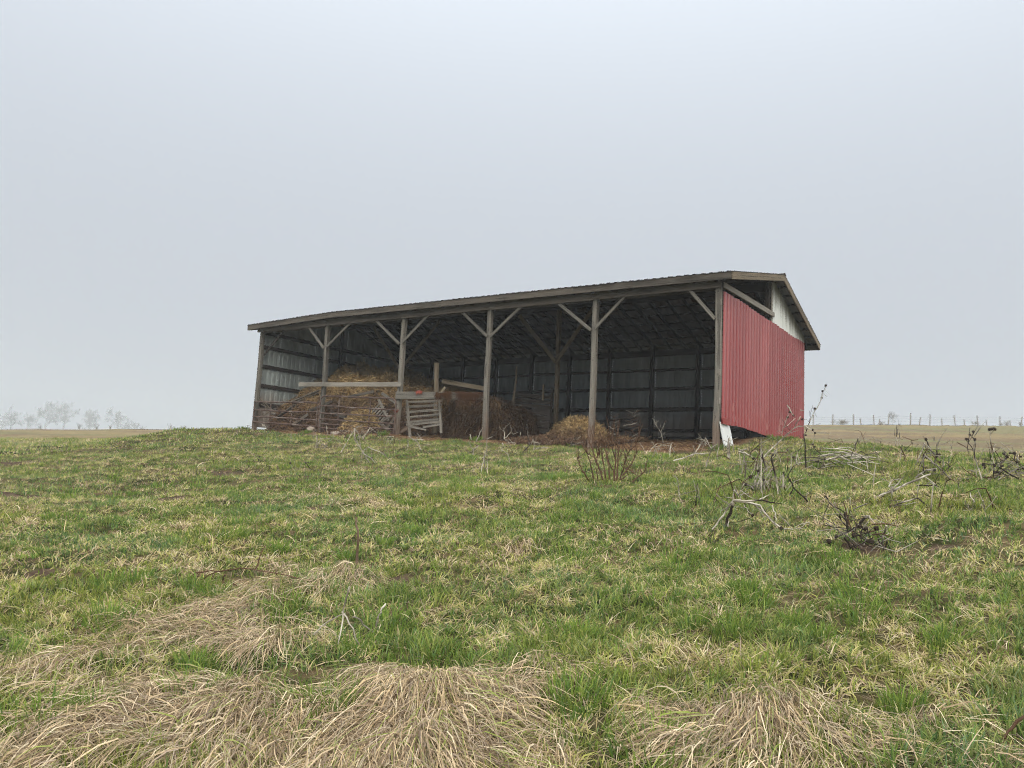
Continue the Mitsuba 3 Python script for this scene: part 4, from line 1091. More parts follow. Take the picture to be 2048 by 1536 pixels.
     [(0.0132, [(24.888, -6.5, -0.527), (24.909, -6.483, -0.617), (24.815, -6.442, -0.708), (24.827, -6.48, -0.808), (24.753, -6.379, -0.933)]), (0.0099, [(24.82, -6.557, -0.755), (24.973, -6.582, -0.862), (25.12, -6.592, -0.953), (25.189, -6.539, -1.003)]), (0.0082, [(24.615, -6.552, -0.705), (24.686, -6.513, -0.708), (24.742, -6.429, -0.71), (24.74, -6.38, -0.948)]), (0.0082, [(24.754, -6.526, -0.966), (24.887, -6.502, -0.862), (25.119, -6.446, -0.824)]), (0.0082, [(24.939, -6.606, -0.837), (25.047, -6.63, -0.765), (25.141, -6.651, -0.736)]), (0.0066, [(24.954, -6.542, -0.556), (25.008, -6.531, -0.541), (25.012, -6.56, -0.653), (25.083, -6.638, -0.723)]), (0.0066, [(24.922, -6.417, -0.718), (25.049, -6.384, -0.824), (25.157, -6.425, -0.795)]), (0.0066, [(24.775, -6.475, -0.977), (24.822, -6.413, -0.89)]), (0.0066, [(24.619, -6.485, -0.928), (24.727, -6.446, -0.873)])],
     [(24.878, -6.556, -0.559), (24.916, -6.486, -0.596), (24.954, -6.523, -0.548), (24.762, -6.478, -0.726), (24.855, -6.595, -0.735), (24.637, -6.524, -0.76), (24.627, -6.517, -0.724), (24.764, -6.549, -0.827), (24.795, -6.523, -0.818), (24.754, -6.516, -0.917), (24.867, -6.516, -0.961), (25.008, -6.544, -0.548), (25.04, -6.531, -0.672), (25.082, -6.495, -0.593)]),
    ('dead_weed', 'isolated stem carrying two big dark burs above the far right weeds',
     [(0.0064, [(24.705, -5.036, -0.771), (24.657, -5.033, -0.476), (24.637, -5.029, -0.131), (24.637, -5.017, -0.086)]), (0.0055, [(24.648, -5.113, -0.169), (24.694, -5.19, -0.1)])],
     [(24.643, -5.156, -0.094), (24.695, -5.138, -0.088)]),
    ('dead_weed', 'thin brown upright stems on the edge of the tan field right of the barn',
     [(0.0132, [(20.497, 6.452, 0.122), (20.498, 6.481, 0.606)]), (0.0082, [(20.487, 6.582, 0.341), (20.603, 6.495, 0.819)]), (0.0082, [(20.478, 6.588, 0.462), (20.677, 6.547, 0.612)]), (0.0082, [(20.488, 6.501, 0.396), (20.443, 6.444, 0.632)])],
     []),
    ('dead_weed', 'single straight brown stem beside the brush pile',
     [(0.0122, [(21.369, 4.748, -0.07), (21.393, 4.748, 0.235), (21.422, 4.751, 0.436)]), (0.0061, [(21.408, 4.626, 0.172), (21.562, 4.622, 0.285)])],
     []),
    ('dead_weed', 'bushy cluster of thin stems at the foot of the tan field',
     [(0.0115, [(21.582, 6.716, 0.219), (21.536, 6.77, 0.608), (21.515, 6.845, 1.032)]), (0.0099, [(21.558, 6.783, 0.222), (21.486, 6.824, 0.432), (21.479, 6.799, 0.788)]), (0.0099, [(21.596, 6.712, 0.234), (21.631, 6.674, 0.602), (21.62, 6.668, 0.779)]), (0.0082, [(21.531, 6.713, 0.603), (21.565, 6.875, 1.034), (21.606, 6.875, 1.049)]), (0.0082, [(21.634, 6.726, 0.191), (21.687, 6.747, 0.43)])],
     []),
    ('dead_weed', 'fine forked twigs right of the bushy cluster',
     [(0.0085, [(21.833, 7.746, 0.195), (21.83, 7.793, 0.472), (21.803, 7.695, 0.617)]), (0.0085, [(21.824, 7.831, 0.321), (21.997, 7.778, 0.504)]), (0.0085, [(22.894, 7.769, 0.367), (22.958, 7.691, 0.631)]), (0.0085, [(22.919, 7.787, 0.399), (22.844, 7.778, 0.576)])],
     []),
    ('dead_weed', 'sparse brown twigs before the tan field near the picture edge',
     [(0.0079, [(24.06, 6.028, 0.089), (23.994, 6.018, 0.305), (23.975, 6.008, 0.468)]), (0.0079, [(24.084, 6.018, 0.089), (24.107, 6.125, 0.369), (24.151, 6.21, 0.43)]), (0.0079, [(24.05, 6.018, 0.17), (24.108, 6.101, 0.34)]), (0.0079, [(24.728, 5.995, 0.103), (24.756, 6.048, 0.374)])],
     []),
    ('dead_weed', 'low dark wreck of broken stalks and burs on bare soil at the right',
     [(0.0058, [(23.682, -12.104, -1.293), (23.756, -12.082, -1.388), (23.84, -12.033, -1.436), (23.848, -12.011, -1.49)]), (0.0107, [(23.885, -12.234, -1.433), (23.904, -12.247, -1.519), (23.912, -12.226, -1.606)]), (0.0087, [(23.761, -12.067, -1.683), (23.867, -12.045, -1.613), (23.962, -12.01, -1.553)]), (0.0126, [(23.983, -12.124, -1.55), (24.039, -12.112, -1.468), (24.073, -12.118, -1.457)]), (0.0049, [(24.081, -12.164, -1.465), (24.135, -12.197, -1.53)]), (0.0087, [(24.053, -12.237, -1.552), (24.022, -12.245, -1.597), (24.039, -12.273, -1.68)]), (0.0078, [(24.212, -12.103, -1.534), (24.17, -12.022, -1.626), (24.151, -12.006, -1.636), (24.11, -12.001, -1.569)]), (0.0087, [(23.869, -12.178, -1.662), (23.92, -12.186, -1.736), (23.955, -12.196, -1.767)]), (0.0058, [(24.033, -12.032, -1.566), (24.077, -12.099, -1.674), (24.168, -12.015, -1.739)]), (0.0058, [(23.949, -12.164, -1.648), (24.072, -12.117, -1.605)]), (0.0049, [(24.195, -12.18, -1.73), (24.164, -12.275, -1.653), (24.241, -12.165, -1.599)]), (0.0049, [(23.916, -12.204, -1.658), (23.978, -12.187, -1.748), (24.053, -12.197, -1.759)]), (0.0049, [(24.102, -12.197, -1.763), (24.173, -12.237, -1.688), (24.222, -12.252, -1.717)]), (0.0039, [(23.922, -12.193, -1.744), (24.003, -12.098, -1.689), (24.092, -12.047, -1.735)]), (0.0039, [(24.182, -12.004, -1.764), (24.208, -12.058, -1.665), (24.254, -12.056, -1.773)]), (0.0068, [(24.225, -12.407, -1.611), (24.253, -12.538, -1.727)])],
     [(23.756, -12.258, -1.704), (23.803, -12.183, -1.659), (24.005, -12.189, -1.556), (24.05, -12.174, -1.57), (24.132, -12.134, -1.561), (24.1, -12.185, -1.678), (23.952, -12.179, -1.638)]),
    ('dead_weed', 'small weed with a bent stem and bur standing alone at the far right',
     [(0.006, [(24.695, -10.239, -1.409), (24.734, -10.207, -1.345), (24.727, -10.184, -1.428)]), (0.006, [(24.698, -10.085, -1.347), (24.697, -10.111, -1.286)]), (0.0084, [(24.849, -10.213, -1.399), (24.858, -10.257, -1.338), (24.852, -10.389, -1.259)]), (0.0048, [(24.75, -10.1, -1.283), (24.711, -10.039, -1.18)]), (0.0048, [(25.067, -10.256, -1.642), (25.163, -10.3, -1.575), (25.203, -10.223, -1.564)]), (0.006, [(25.061, -10.107, -1.627), (25.106, -10.119, -1.583)])],
     [(24.744, -10.165, -1.401)]),
    ('dead_weed', 'pale double arched weed drooping in front of the tube gates',
     [(0.011, [(12.54, -7.496, -0.833), (12.593, -7.37, -0.567), (12.726, -7.32, -0.303)]), (0.0153, [(12.744, -7.352, -0.306), (12.754, -7.316, -0.561), (12.832, -7.134, -0.806)]), (0.0131, [(12.693, -7.287, -0.301), (12.79, -7.252, -0.427), (12.868, -7.201, -0.508)]), (0.0088, [(12.843, -7.19, -0.216), (12.67, -7.264, -0.299)]), (0.0131, [(12.829, -7.159, -0.527), (12.938, -7.164, -0.397), (12.975, -7.107, -0.274)]), (0.011, [(12.95, -7.081, -0.272), (12.973, -6.959, -0.338), (12.971, -6.824, -0.414)]), (0.0131, [(12.812, -7.115, -0.805), (12.695, -7.027, -1.084)]), (0.0153, [(12.89, -7.194, -0.808), (13.025, -7.064, -1.065)]), (0.0131, [(12.95, -7.189, -0.871), (13.159, -7.184, -0.951), (13.226, -7.058, -1.091)]), (0.011, [(12.754, -7.213, -0.446), (12.813, -7.167, -0.743)]), (0.0088, [(12.913, -7.19, -0.786), (13.003, -7.169, -0.697), (13.185, -6.951, -0.798), (13.358, -6.676, -1.005)])],
     [(12.712, -7.295, -1.288), (12.795, -7.259, -1.224), (12.927, -7.163, -1.19), (13.01, -6.997, -1.116), (13.141, -6.969, -1.079), (13.011, -7.017, -0.924), (12.76, -7.326, -1.011)]),
    ('dead_weed', 'white thin bent stalks below the slatted wooden hurdle',
     [(0.0157, [(11.215, -3.813, -0.23), (11.446, -3.711, -0.371), (11.568, -3.673, -0.587)]), (0.0105, [(11.47, -3.751, -0.244), (11.465, -3.752, -0.374)]), (0.0079, [(11.412, -3.874, -0.318), (11.7, -3.737, -0.305)]), (0.0079, [(11.301, -3.926, -0.284), (11.345, -3.954, -0.518)]), (0.0105, [(11.108, -3.844, -0.671), (11.186, -3.786, -0.562), (11.206, -3.786, -0.405)])],
     []),
    ('dead_weed', 'cage of thin grey stems at the foot of the middle post',
     [(0.0073, [(16.687, -7.961, -1.174), (16.674, -7.879, -0.864), (16.715, -7.851, -0.77)]), (0.0073, [(16.855, -7.995, -1.169), (16.846, -8.027, -0.778)]), (0.0073, [(16.636, -7.788, -1.115), (16.6, -7.757, -0.749)]), (0.0109, [(16.711, -7.844, -0.788), (16.728, -7.896, -0.555)]), (0.0073, [(16.728, -7.892, -0.537), (16.808, -7.774, -0.469)]), (0.0073, [(16.582, -7.756, -1.152), (16.47, -7.647, -1.004), (16.489, -7.565, -0.814)]), (0.0128, [(16.449, -7.915, -0.834), (16.47, -7.923, -0.725), (16.494, -7.806, -0.653)]), (0.0073, [(16.54, -8.162, -0.468), (16.556, -8.144, -0.575)]), (0.0091, [(16.569, -8.006, -0.601), (16.627, -7.897, -0.319)])],
     [(16.841, -7.821, -0.472)]),
    ('dead_weed', 'flat dark twig with a black bur lying in the grass left of the arched weed',
     [(0.0084, [(12.584, -8.535, -1.116), (12.687, -8.388, -1.117)]), (0.0105, [(12.527, -8.484, -1.115), (12.602, -8.377, -1.25), (12.755, -8.322, -1.324)]), (0.0084, [(12.674, -8.443, -1.251), (12.702, -8.425, -1.411)]), (0.0105, [(12.413, -8.783, -1.293), (12.534, -8.65, -1.344), (12.567, -8.624, -1.372)])],
     [(12.782, -8.351, -1.324), (12.729, -8.449, -1.41), (12.482, -8.832, -1.143)]),
    ('dead_weed', 'grey matted twigs in the grass below the left tube gate',
     [(0.0114, [(8.198, -4.278, -0.646), (8.214, -4.243, -0.257)]), (0.0171, [(8.204, -4.248, -0.644), (8.306, -4.285, -0.48), (8.313, -4.228, -0.393)]), (0.0142, [(8.455, -4.358, -0.756), (8.555, -4.403, -0.512), (8.589, -4.209, -0.58)]), (0.0142, [(8.421, -4.027, -0.82), (8.45, -3.813, -0.613), (8.598, -3.673, -0.769)]), (0.0114, [(8.604, -4.011, -0.843), (8.592, -3.905, -0.671)]), (0.0114, [(8.185, -4.205, -0.891), (8.411, -3.949, -0.761), (8.603, -3.838, -0.695)]), (0.0085, [(8.374, -4.108, 0.032), (8.437, -4.101, -0.244)]), (0.0114, [(8.458, -3.907, -0.146), (8.456, -3.869, -0.31)])],
     []),
    ('dead_weed', 'dark flattened stalks in the grass left of the barn front',
     [(0.0117, [(10.391, -8.1, -1.2), (10.495, -8.022, -1.182), (10.654, -7.875, -1.204), (10.751, -7.791, -1.175)]), (0.014, [(10.506, -8.071, -1.063), (10.52, -8.014, -1.192)]), (0.0093, [(10.716, -7.932, -1.138), (10.745, -7.815, -1.165)])],
     [(10.518, -8.045, -1.017), (10.694, -7.758, -1.175)]),
    ('dead_weed', 'slim pale weed with bent tips before the hay mound',
     [(0.0083, [(15.973, -5.993, -0.998), (15.984, -5.989, -0.813), (15.965, -6.117, -0.698), (15.878, -6.214, -0.624)]), (0.0083, [(15.783, -5.95, -0.402), (15.867, -5.932, -0.337), (15.918, -5.887, -0.229), (15.912, -5.777, -0.304)]), (0.0083, [(15.833, -6.024, -0.386), (15.839, -6.024, -0.303), (15.825, -6.051, -0.17)]), (0.0104, [(16.174, -5.767, -0.653), (16.271, -5.699, -0.513), (16.172, -5.647, -0.229), (16.135, -5.636, -0.061)]), (0.0104, [(16.393, -5.691, -0.603), (16.392, -5.722, -0.461), (16.391, -5.767, -0.361)]), (0.0083, [(16.231, -5.489, -0.426), (16.346, -5.434, -0.452)]), (0.0083, [(16.105, -5.819, -0.368), (16.139, -5.87, -0.247)]), (0.0083, [(16.345, -5.54, -0.574), (16.521, -5.551, -0.54), (16.623, -5.479, -0.544)])],
     []),
    ('dead_weed', 'dark fallen twigs on the dirt at the edge of the hay mound',
     [(0.0134, [(14.528, -1.068, -0.34), (14.619, -0.974, -0.159), (14.866, -0.924, -0.205)]), (0.0134, [(14.469, -0.926, -0.158), (14.576, -0.789, -0.174), (14.486, -0.947, -0.266)]), (0.0081, [(14.651, -0.822, -0.068), (14.736, -0.737, 0.033)]), (0.0107, [(14.52, -0.901, -0.236), (14.812, -0.724, -0.113)])],
     []),
    ('dead_weed', 'wiry pale forked stem standing before the back wall right of the shrub',
     [(0.0089, [(18.01, -3.335, -0.603), (18.149, -3.395, -0.429), (18.353, -3.502, -0.281)]), (0.0078, [(18.205, -3.157, -0.26), (18.143, -3.167, -0.019), (18.21, -3.092, 0.22)]), (0.0067, [(18.181, -3.254, -0.026), (18.087, -3.291, 0.125), (17.975, -3.264, 0.282)]), (0.0089, [(18.248, -3.035, -0.317), (18.292, -2.971, -0.323), (18.389, -2.913, -0.461)]), (0.0067, [(17.426, -3.621, 0.073), (17.675, -3.438, 0.167)])],
     [(18.25, -3.185, 0.211)]),
    ('dead_weed', 'feathery brown dried weed in front of the barn opening',
     [(0.0059, [(17.064, -2.398, -0.317), (17.072, -2.364, 0.109), (17.115, -2.407, 0.578)]), (0.0036, [(17.016, -2.263, 0.498), (16.837, -2.278, 0.582)]), (0.0036, [(17.06, -2.355, 0.489), (17.164, -2.197, 0.587)]), (0.0036, [(17.131, -2.51, 0.393), (16.98, -2.576, 0.47)]), (0.0036, [(17.113, -2.471, 0.397), (17.26, -2.41, 0.484)]), (0.0036, [(17.081, -2.409, 0.322), (16.974, -2.569, 0.39)]), (0.0036, [(17.052, -2.349, 0.328), (17.16, -2.2, 0.425)]), (0.0036, [(17.093, -2.439, 0.24), (16.983, -2.592, 0.308)]), (0.0036, [(17.075, -2.401, 0.243), (17.222, -2.339, 0.331)]), (0.0036, [(17.054, -2.363, 0.166), (16.919, -2.465, 0.24)]), (0.0036, [(17.07, -2.397, 0.163), (17.177, -2.247, 0.259)]), (0.0036, [(17.055, -2.37, 0.085), (16.925, -2.482, 0.158)]), (0.0036, [(17.112, -2.489, 0.075), (17.237, -2.382, 0.167)]), (0.0036, [(17.048, -2.361, 0.005), (16.899, -2.433, 0.081)]), (0.0036, [(17.062, -2.391, 0.003), (17.221, -2.352, 0.089)]), (0.0036, [(17.062, -2.395, -0.077), (16.935, -2.512, -0.005)]), (0.0036, [(17.046, -2.362, -0.075), (17.155, -2.217, 0.02)]), (0.0036, [(17.06, -2.396, -0.157), (16.969, -2.586, -0.09)]), (0.0036, [(17.033, -2.339, -0.154), (17.174, -2.261, -0.064)])],
     []),
    ('dead_weed', 'smaller feathery brown weed left of the taller feathery one',
     [(0.006, [(16.526, -2.324, -0.202), (16.575, -2.391, 0.105), (16.565, -2.345, 0.469)]), (0.0036, [(16.533, -2.313, 0.4), (16.462, -2.442, 0.46)]), (0.0036, [(16.56, -2.367, 0.395), (16.643, -2.272, 0.476)]), (0.0036, [(16.491, -2.237, 0.335), (16.399, -2.323, 0.399)]), (0.0036, [(16.574, -2.4, 0.32), (16.698, -2.389, 0.392)]), (0.0036, [(16.6, -2.458, 0.242), (16.453, -2.434, 0.317)]), (0.0036, [(16.492, -2.244, 0.261), (16.58, -2.157, 0.342)]), (0.0036, [(16.506, -2.275, 0.186), (16.375, -2.288, 0.258)]), (0.0036, [(16.473, -2.211, 0.192), (16.577, -2.156, 0.269)]), (0.0036, [(16.57, -2.407, 0.103), (16.42, -2.38, 0.177)]), (0.0036, [(16.584, -2.435, 0.101), (16.721, -2.45, 0.172)]), (0.0036, [(16.512, -2.297, 0.04), (16.425, -2.395, 0.104)]), (0.0036, [(16.527, -2.328, 0.038), (16.587, -2.188, 0.122)]), (0.0036, [(16.493, -2.266, -0.03), (16.379, -2.31, 0.038)]), (0.0036, [(16.451, -2.183, -0.024), (16.541, -2.1, 0.056)]), (0.0036, [(16.543, -2.37, -0.109), (16.435, -2.423, -0.042)]), (0.0036, [(16.633, -2.546, -0.121), (16.774, -2.574, -0.051)])],
     []),
    ('bare_shrub', 'brown leafless shrub with many upright stems in the grass before the barn',
     [(0.0077, [(19.533, -8.968, -1.274), (19.466, -9.075, -1.13), (19.342, -9.019, -0.981), (19.307, -9.026, -0.891)]), (0.0077, [(19.538, -8.884, -1.226), (19.498, -8.867, -1.091), (19.481, -8.929, -0.942), (19.444, -8.985, -0.764)]), (0.0092, [(19.715, -8.931, -1.205), (19.651, -8.953, -1.029), (19.589, -8.975, -0.881), (19.49, -8.934, -0.684), (19.389, -8.869, -0.551)]), (0.0077, [(19.682, -8.77, -1.202), (19.65, -8.773, -1.021), (19.581, -8.72, -0.838), (19.586, -8.762, -0.625)]), (0.0077, [(19.784, -8.837, -1.2), (19.759, -8.837, -0.991), (19.693, -8.808, -0.779), (19.637, -8.79, -0.672)]), (0.0092, [(19.826, -8.755, -1.211), (19.809, -8.71, -0.983), (19.785, -8.671, -0.769)]), (0.0092, [(19.887, -8.81, -1.21), (19.901, -8.808, -0.94), (19.935, -8.861, -0.687)]), (0.0077, [(19.842, -8.602, -1.198), (19.892, -8.598, -1.006), (19.924, -8.571, -0.852), (19.98, -8.589, -0.745)]), (0.0077, [(19.946, -8.733, -1.13), (20.066, -8.685, -0.945), (20.126, -8.617, -0.759)]), (0.0061, [(19.781, -8.636, -1.133), (19.652, -8.634, -0.923), (19.634, -8.695, -0.743)]), (0.0061, [(19.932, -8.733, -1.191), (20.01, -8.662, -1.096), (19.956, -8.66, -1.007)]), (0.0077, [(20.064, -8.694, -1.244), (20.15, -8.607, -1.134), (20.235, -8.566, -1.054)]), (0.0061, [(20.003, -8.689, -1.007), (20.144, -8.631, -1.12)]), (0.0046, [(19.499, -8.807, -0.875), (19.354, -8.834, -0.788)]), (0.0046, [(19.612, -8.971, -0.866), (19.631, -8.898, -0.816)]), (0.0046, [(19.943, -8.625, -0.87), (19.915, -8.665, -0.736), (19.896, -8.67, -0.584)]), (0.0046, [(19.884, -8.775, -0.924), (19.843, -8.582, -0.793)]), (0.0046, [(19.444, -8.848, -0.679), (19.456, -8.782, -0.567)]), (0.0046, [(19.788, -8.678, -0.861), (19.823, -8.852, -0.719), (19.834, -8.916, -0.602)]), (0.0046, [(19.962, -8.553, -0.743), (20.067, -8.569, -0.651), (20.176, -8.671, -0.521)]), (0.0046, [(19.592, -8.858, -1.223), (19.59, -8.917, -1.029), (19.605, -8.915, -0.817)]), (0.0031, [(19.615, -8.787, -0.81), (19.69, -8.765, -0.609), (19.707, -8.737, -0.53)]), (0.0031, [(19.848, -8.683, -0.738), (19.809, -8.699, -0.587), (19.832, -8.717, -0.512)]), (0.0031, [(19.674, -8.842, -0.933), (19.635, -8.946, -0.728), (19.592, -8.889, -0.604)])],
     []),
    ('woody_stick', 'bare brown upright stick rising out of a straw tussock in the left foreground',
     [(0.0145, [(20.244, -14.674, -2.249), (20.22, -14.642, -2.077), (20.265, -14.689, -1.872), (20.218, -14.679, -1.697)])],
     []),
    ('fallen_branch', 'thin dark bent branch arching over the straw bank at lower left',
     [(0.0041, [(20.004, -16.138, -2.119), (20.078, -15.993, -2.113), (20.212, -15.89, -2.081), (20.479, -15.771, -2.094), (20.666, -15.582, -2.143)]), (0.0025, [(20.243, -15.771, -2.095), (20.267, -15.715, -1.901)]), (0.0021, [(19.967, -15.91, -2.129), (19.827, -15.962, -2.203)]), (0.0021, [(20.325, -15.641, -2.118), (20.348, -15.573, -2.233)]), (0.0013, [(20.055, -15.904, -2.144), (20.013, -15.9, -2.206), (20.042, -15.871, -2.244)]), (0.0013, [(20.132, -15.9, -2.237), (20.196, -15.98, -2.25), (20.299, -16.012, -2.258)]), (0.0013, [(20.227, -15.924, -2.211), (20.152, -15.903, -2.199), (20.229, -15.901, -2.33)]), (0.0013, [(20.087, -15.764, -2.226), (20.05, -15.764, -2.292), (20.136, -15.787, -2.253)]), (0.0013, [(20.122, -15.741, -2.21), (20.042, -15.712, -2.233), (20.054, -15.662, -2.33)]), (0.0013, [(20.245, -15.788, -2.18), (20.277, -15.838, -2.267), (20.314, -15.813, -2.341)]), (0.0013, [(20.186, -15.688, -2.18), (20.217, -15.744, -2.219), (20.313, -15.77, -2.248)]), (0.0013, [(20.347, -15.768, -2.143), (20.269, -15.726, -2.285), (20.243, -15.652, -2.322)]), (0.0013, [(20.413, -15.771, -2.123), (20.424, -15.807, -2.198), (20.455, -15.771, -2.34)]), (0.0013, [(20.306, -15.615, -2.248), (20.277, -15.623, -2.301), (20.343, -15.632, -2.269)]), (0.0013, [(20.278, -15.538, -2.243), (20.257, -15.557, -2.244), (20.239, -15.48, -2.351)]), (0.0013, [(20.292, -15.494, -2.231), (20.259, -15.495, -2.322), (20.306, -15.475, -2.401)]), (0.0013, [(20.437, -15.567, -2.196), (20.451, -15.613, -2.226), (20.446, -15.554, -2.277)]), (0.0013, [(20.415, -15.492, -2.19), (20.354, -15.464, -2.321), (20.378, -15.429, -2.353)]), (0.0013, [(20.527, -15.537, -2.162), (20.477, -15.523, -2.238), (20.57, -15.557, -2.221)])],
     []),
    ('dead_weed', 'grey crossed twigs standing in grass between the straw bank and the centre tussock',
     [(0.005, [(21.907, -16.411, -1.993), (21.876, -16.408, -2.13), (21.949, -16.511, -2.311)]), (0.0044, [(21.803, -16.354, -2.16), (21.897, -16.342, -2.253), (21.916, -16.283, -2.391)]), (0.0031, [(21.585, -16.362, -2.324), (21.689, -16.353, -2.235), (21.734, -16.253, -2.187)]), (0.0044, [(21.821, -16.272, -2.196), (21.812, -16.169, -2.255), (21.831, -16.069, -2.326)]), (0.0057, [(22.044, -16.229, -2.094), (22.061, -16.306, -2.161)]), (0.0044, [(21.915, -16.147, -2.197), (21.859, -16.117, -2.3), (21.814, -16.057, -2.439)])],
     []),
    ('fallen_branch', 'thick dark twig poking in at the lower right corner of the picture',
     [(0.0069, [(25.365, -15.939, -2.145), (25.304, -15.966, -2.191), (25.263, -16.039, -2.242), (25.239, -16.027, -2.294)])],
     []),
]


for name, label, stems, heads in WEEDS:
    key = numbered(name)
    tag(key, label, {'dead_weed': 'weed', 'bare_shrub': 'shrub', 'woody_stick': 'stick', 'fallen_branch': 'branch'}[name])
    mat = 'm_stick' if name == 'woody_stick' else 'm_brownstem' if name in ('bare_shrub', 'woody_stick', 'fallen_branch') or 'brown' in label else 'm_palestem' if any(w in label for w in ('pale', 'white', 'grey')) else 'm_stem'
    for rad, pts in stems:
        P = refine(pts, 0.004)
        mt = mat if name != 'dead_weed' or rng.random() < 0.5 else ('m_stem', 'm_greystem', 'm_palestem')[rng.integers(0, 3)]
        rad = max(rad * (1.7 if name == 'bare_shrub' else 1.0 if name == 'woody_stick' else 1.15), 0.006)
        add(numbered(f'{key}__stem'), tube(P, np.linspace(rad, rad * 0.6, len(P)) * rng.uniform(0.85, 1.15, len(P)), 5), mt, 60)
        if len(pts) > 2 and name == 'dead_weed' and rad > 0.006:      # torn side twigs
            for k in range(4):
                q = P[rng.integers(1, len(P) - 1)]
                e = q + rng.normal(0, 0.11, 3) + (0, 0, 0.04)
                add(numbered(f'{key}__stem'), tube([q, (q + e) / 2 + rng.normal(0, 0.01, 3), e], 0.0035, 4), ('m_stem', 'm_greystem')[k % 2], 60)
    nodes = np.array([p for _, pts in stems for p in pts])
    if name == 'bare_shrub':           # fine upper twigs
        for _, pts in stems:
            for k in range(4):
                q = np.array(pts[-1]) * (1 - 0.15 * k) + np.array(pts[-2]) * 0.15 * k
                e = q + rng.normal(0, 0.07, 3) + (0, 0, rng.uniform(0.10, 0.26))
                add(numbered(f'{key}__twig'), tube([q, (q + e) / 2 + rng.normal(0, 0.015, 3), e], [0.006, 0.005, 0.004], 4), mat, 60)
    for word, cnt in (('thicket of', 46), ('tangled', 18), ('knotted', 26), ('wreck', 13), ('sprawled', 6), ('matted', 14), ('arched weed drooping', 0), ('double arched', 12)):
        if word in label:              # fine broken stalks that fill the tangle
            for k in range(cnt):
                q = nodes[rng.integers(0, len(nodes))] + rng.normal(0, 0.09, 3)
                q[2] = max(q[2], gz(q[0], q[1]) + 0.02)
                e = q + rng.normal(0, 0.15, 3) + (0, 0, 0.03)
                e[2] = max(e[2], gz(e[0], e[1]) + 0.01)
                add(numbered(f'{key}__stem'), tube([q, (q + e) / 2 + rng.normal(0, 0.03, 3), e], [0.0065, 0.0055, 0.0035], 4), ('m_stem', 'm_greystem', 'm_brownstem')[k % 3], 60)
            break
    for c in heads:
        add(numbered(f'{key}__seed_head'), bur(c, rng.uniform(0.016, 0.024) * (1.25 if 'big' in label else 1)), 'm_bur')

BP2 = 'brush_pile'
tag(BP2, 'low pile of criss-crossed pale dead stalks in the grass right of the barn', 'brush')
r2 = np.random.default_rng(44)
for k in range(34):
    cx, cy = 22.35 + r2.normal(0, 0.26), -4.95 + r2.normal(0, 0.25)
    a, L = 0.58 + r2.normal(0, 0.5), r2.uniform(0.3, 0.9)
    z0 = gz(cx, cy) + 0.05 + 0.24 * r2.random() * math.exp(-((cx - 22.35) / 0.45) ** 2)
    d = np.array([math.cos(a), math.sin(a), r2.normal(0, 0.12)]) * L / 2
    c = np.array([cx, cy, z0])
    add(numbered(f'{BP2}__stalk'), tube([c - d, c + (0, 0, 0.02 + 0.06 * r2.random()), c + d * 0.9 - (0, 0, 0.03)], [0.008, 0.0075, 0.005], 5), ('m_palestem', 'm_stem')[k % 2], 60)
for k in range(9):
    cx, cy = 22.2 + r2.normal(0, 0.4), -4.9 + r2.normal(0, 0.3)
    b = np.array([cx, cy, gz(cx, cy) - 0.03])
    add(numbered(f'{BP2}__stalk'), tube([b, b + (r2.normal(0, 0.05), r2.normal(0, 0.05), 0.25), b + (r2.normal(0, 0.2), r2.normal(0, 0.1), 0.3 + 0.3 * r2.random())], 0.006, 5), 'm_stem', 60)

r3 = np.random.default_rng(45)
ORD = ['leftmost', 'second', 'third', 'fourth', 'rightmost']
STUBS = []
for k in range(5):
    bay = f'{ORD[k]} bay' + (' from the left' if k in (1, 2, 3) else '')
    STUBS.append((f'broken dead stalks at the grass edge below the {bay}', k * BAY + 0.9 + 1.8 * r3.random(), r3.uniform(-1.4, -0.9), 3))
    STUBS.append((f'dead stalks lower in the grass, in front of the {bay}', k * BAY + 0.9 + 1.8 * r3.random(), r3.uniform(-3.2, -2.2), 4))
STUBS += [('cluster of grey stubs just left of the brush pile', 21.3, -5.2, 4), ('stubs and twigs just right of the brush pile', 23.4, -4.3, 4), ('broken stubs beside the thick pale fallen stem', 24.2, -8.0, 4), ('dead twigs on the grassy bank under the red wall', 19.6, 1.5, 3),
          ('stubs in the grass between the red wall and the tan field', 21.2, 3.0, 4), ('scattered twigs close to the tan field edge at far right', 24.2, 5.2, 4), ('short dead stalks just below the sharply kinked stem', 24.6, -10.6, 3), ('short twiggy stubs in front of the right corner post', 18.3, -3.2, 4),
          ('snapped stubs at the lower edge of the big thicket', 22.1, -9.8, 4), ('dead twigs beside the knotted weed at the right edge', 26.2, -6.9, 5)]
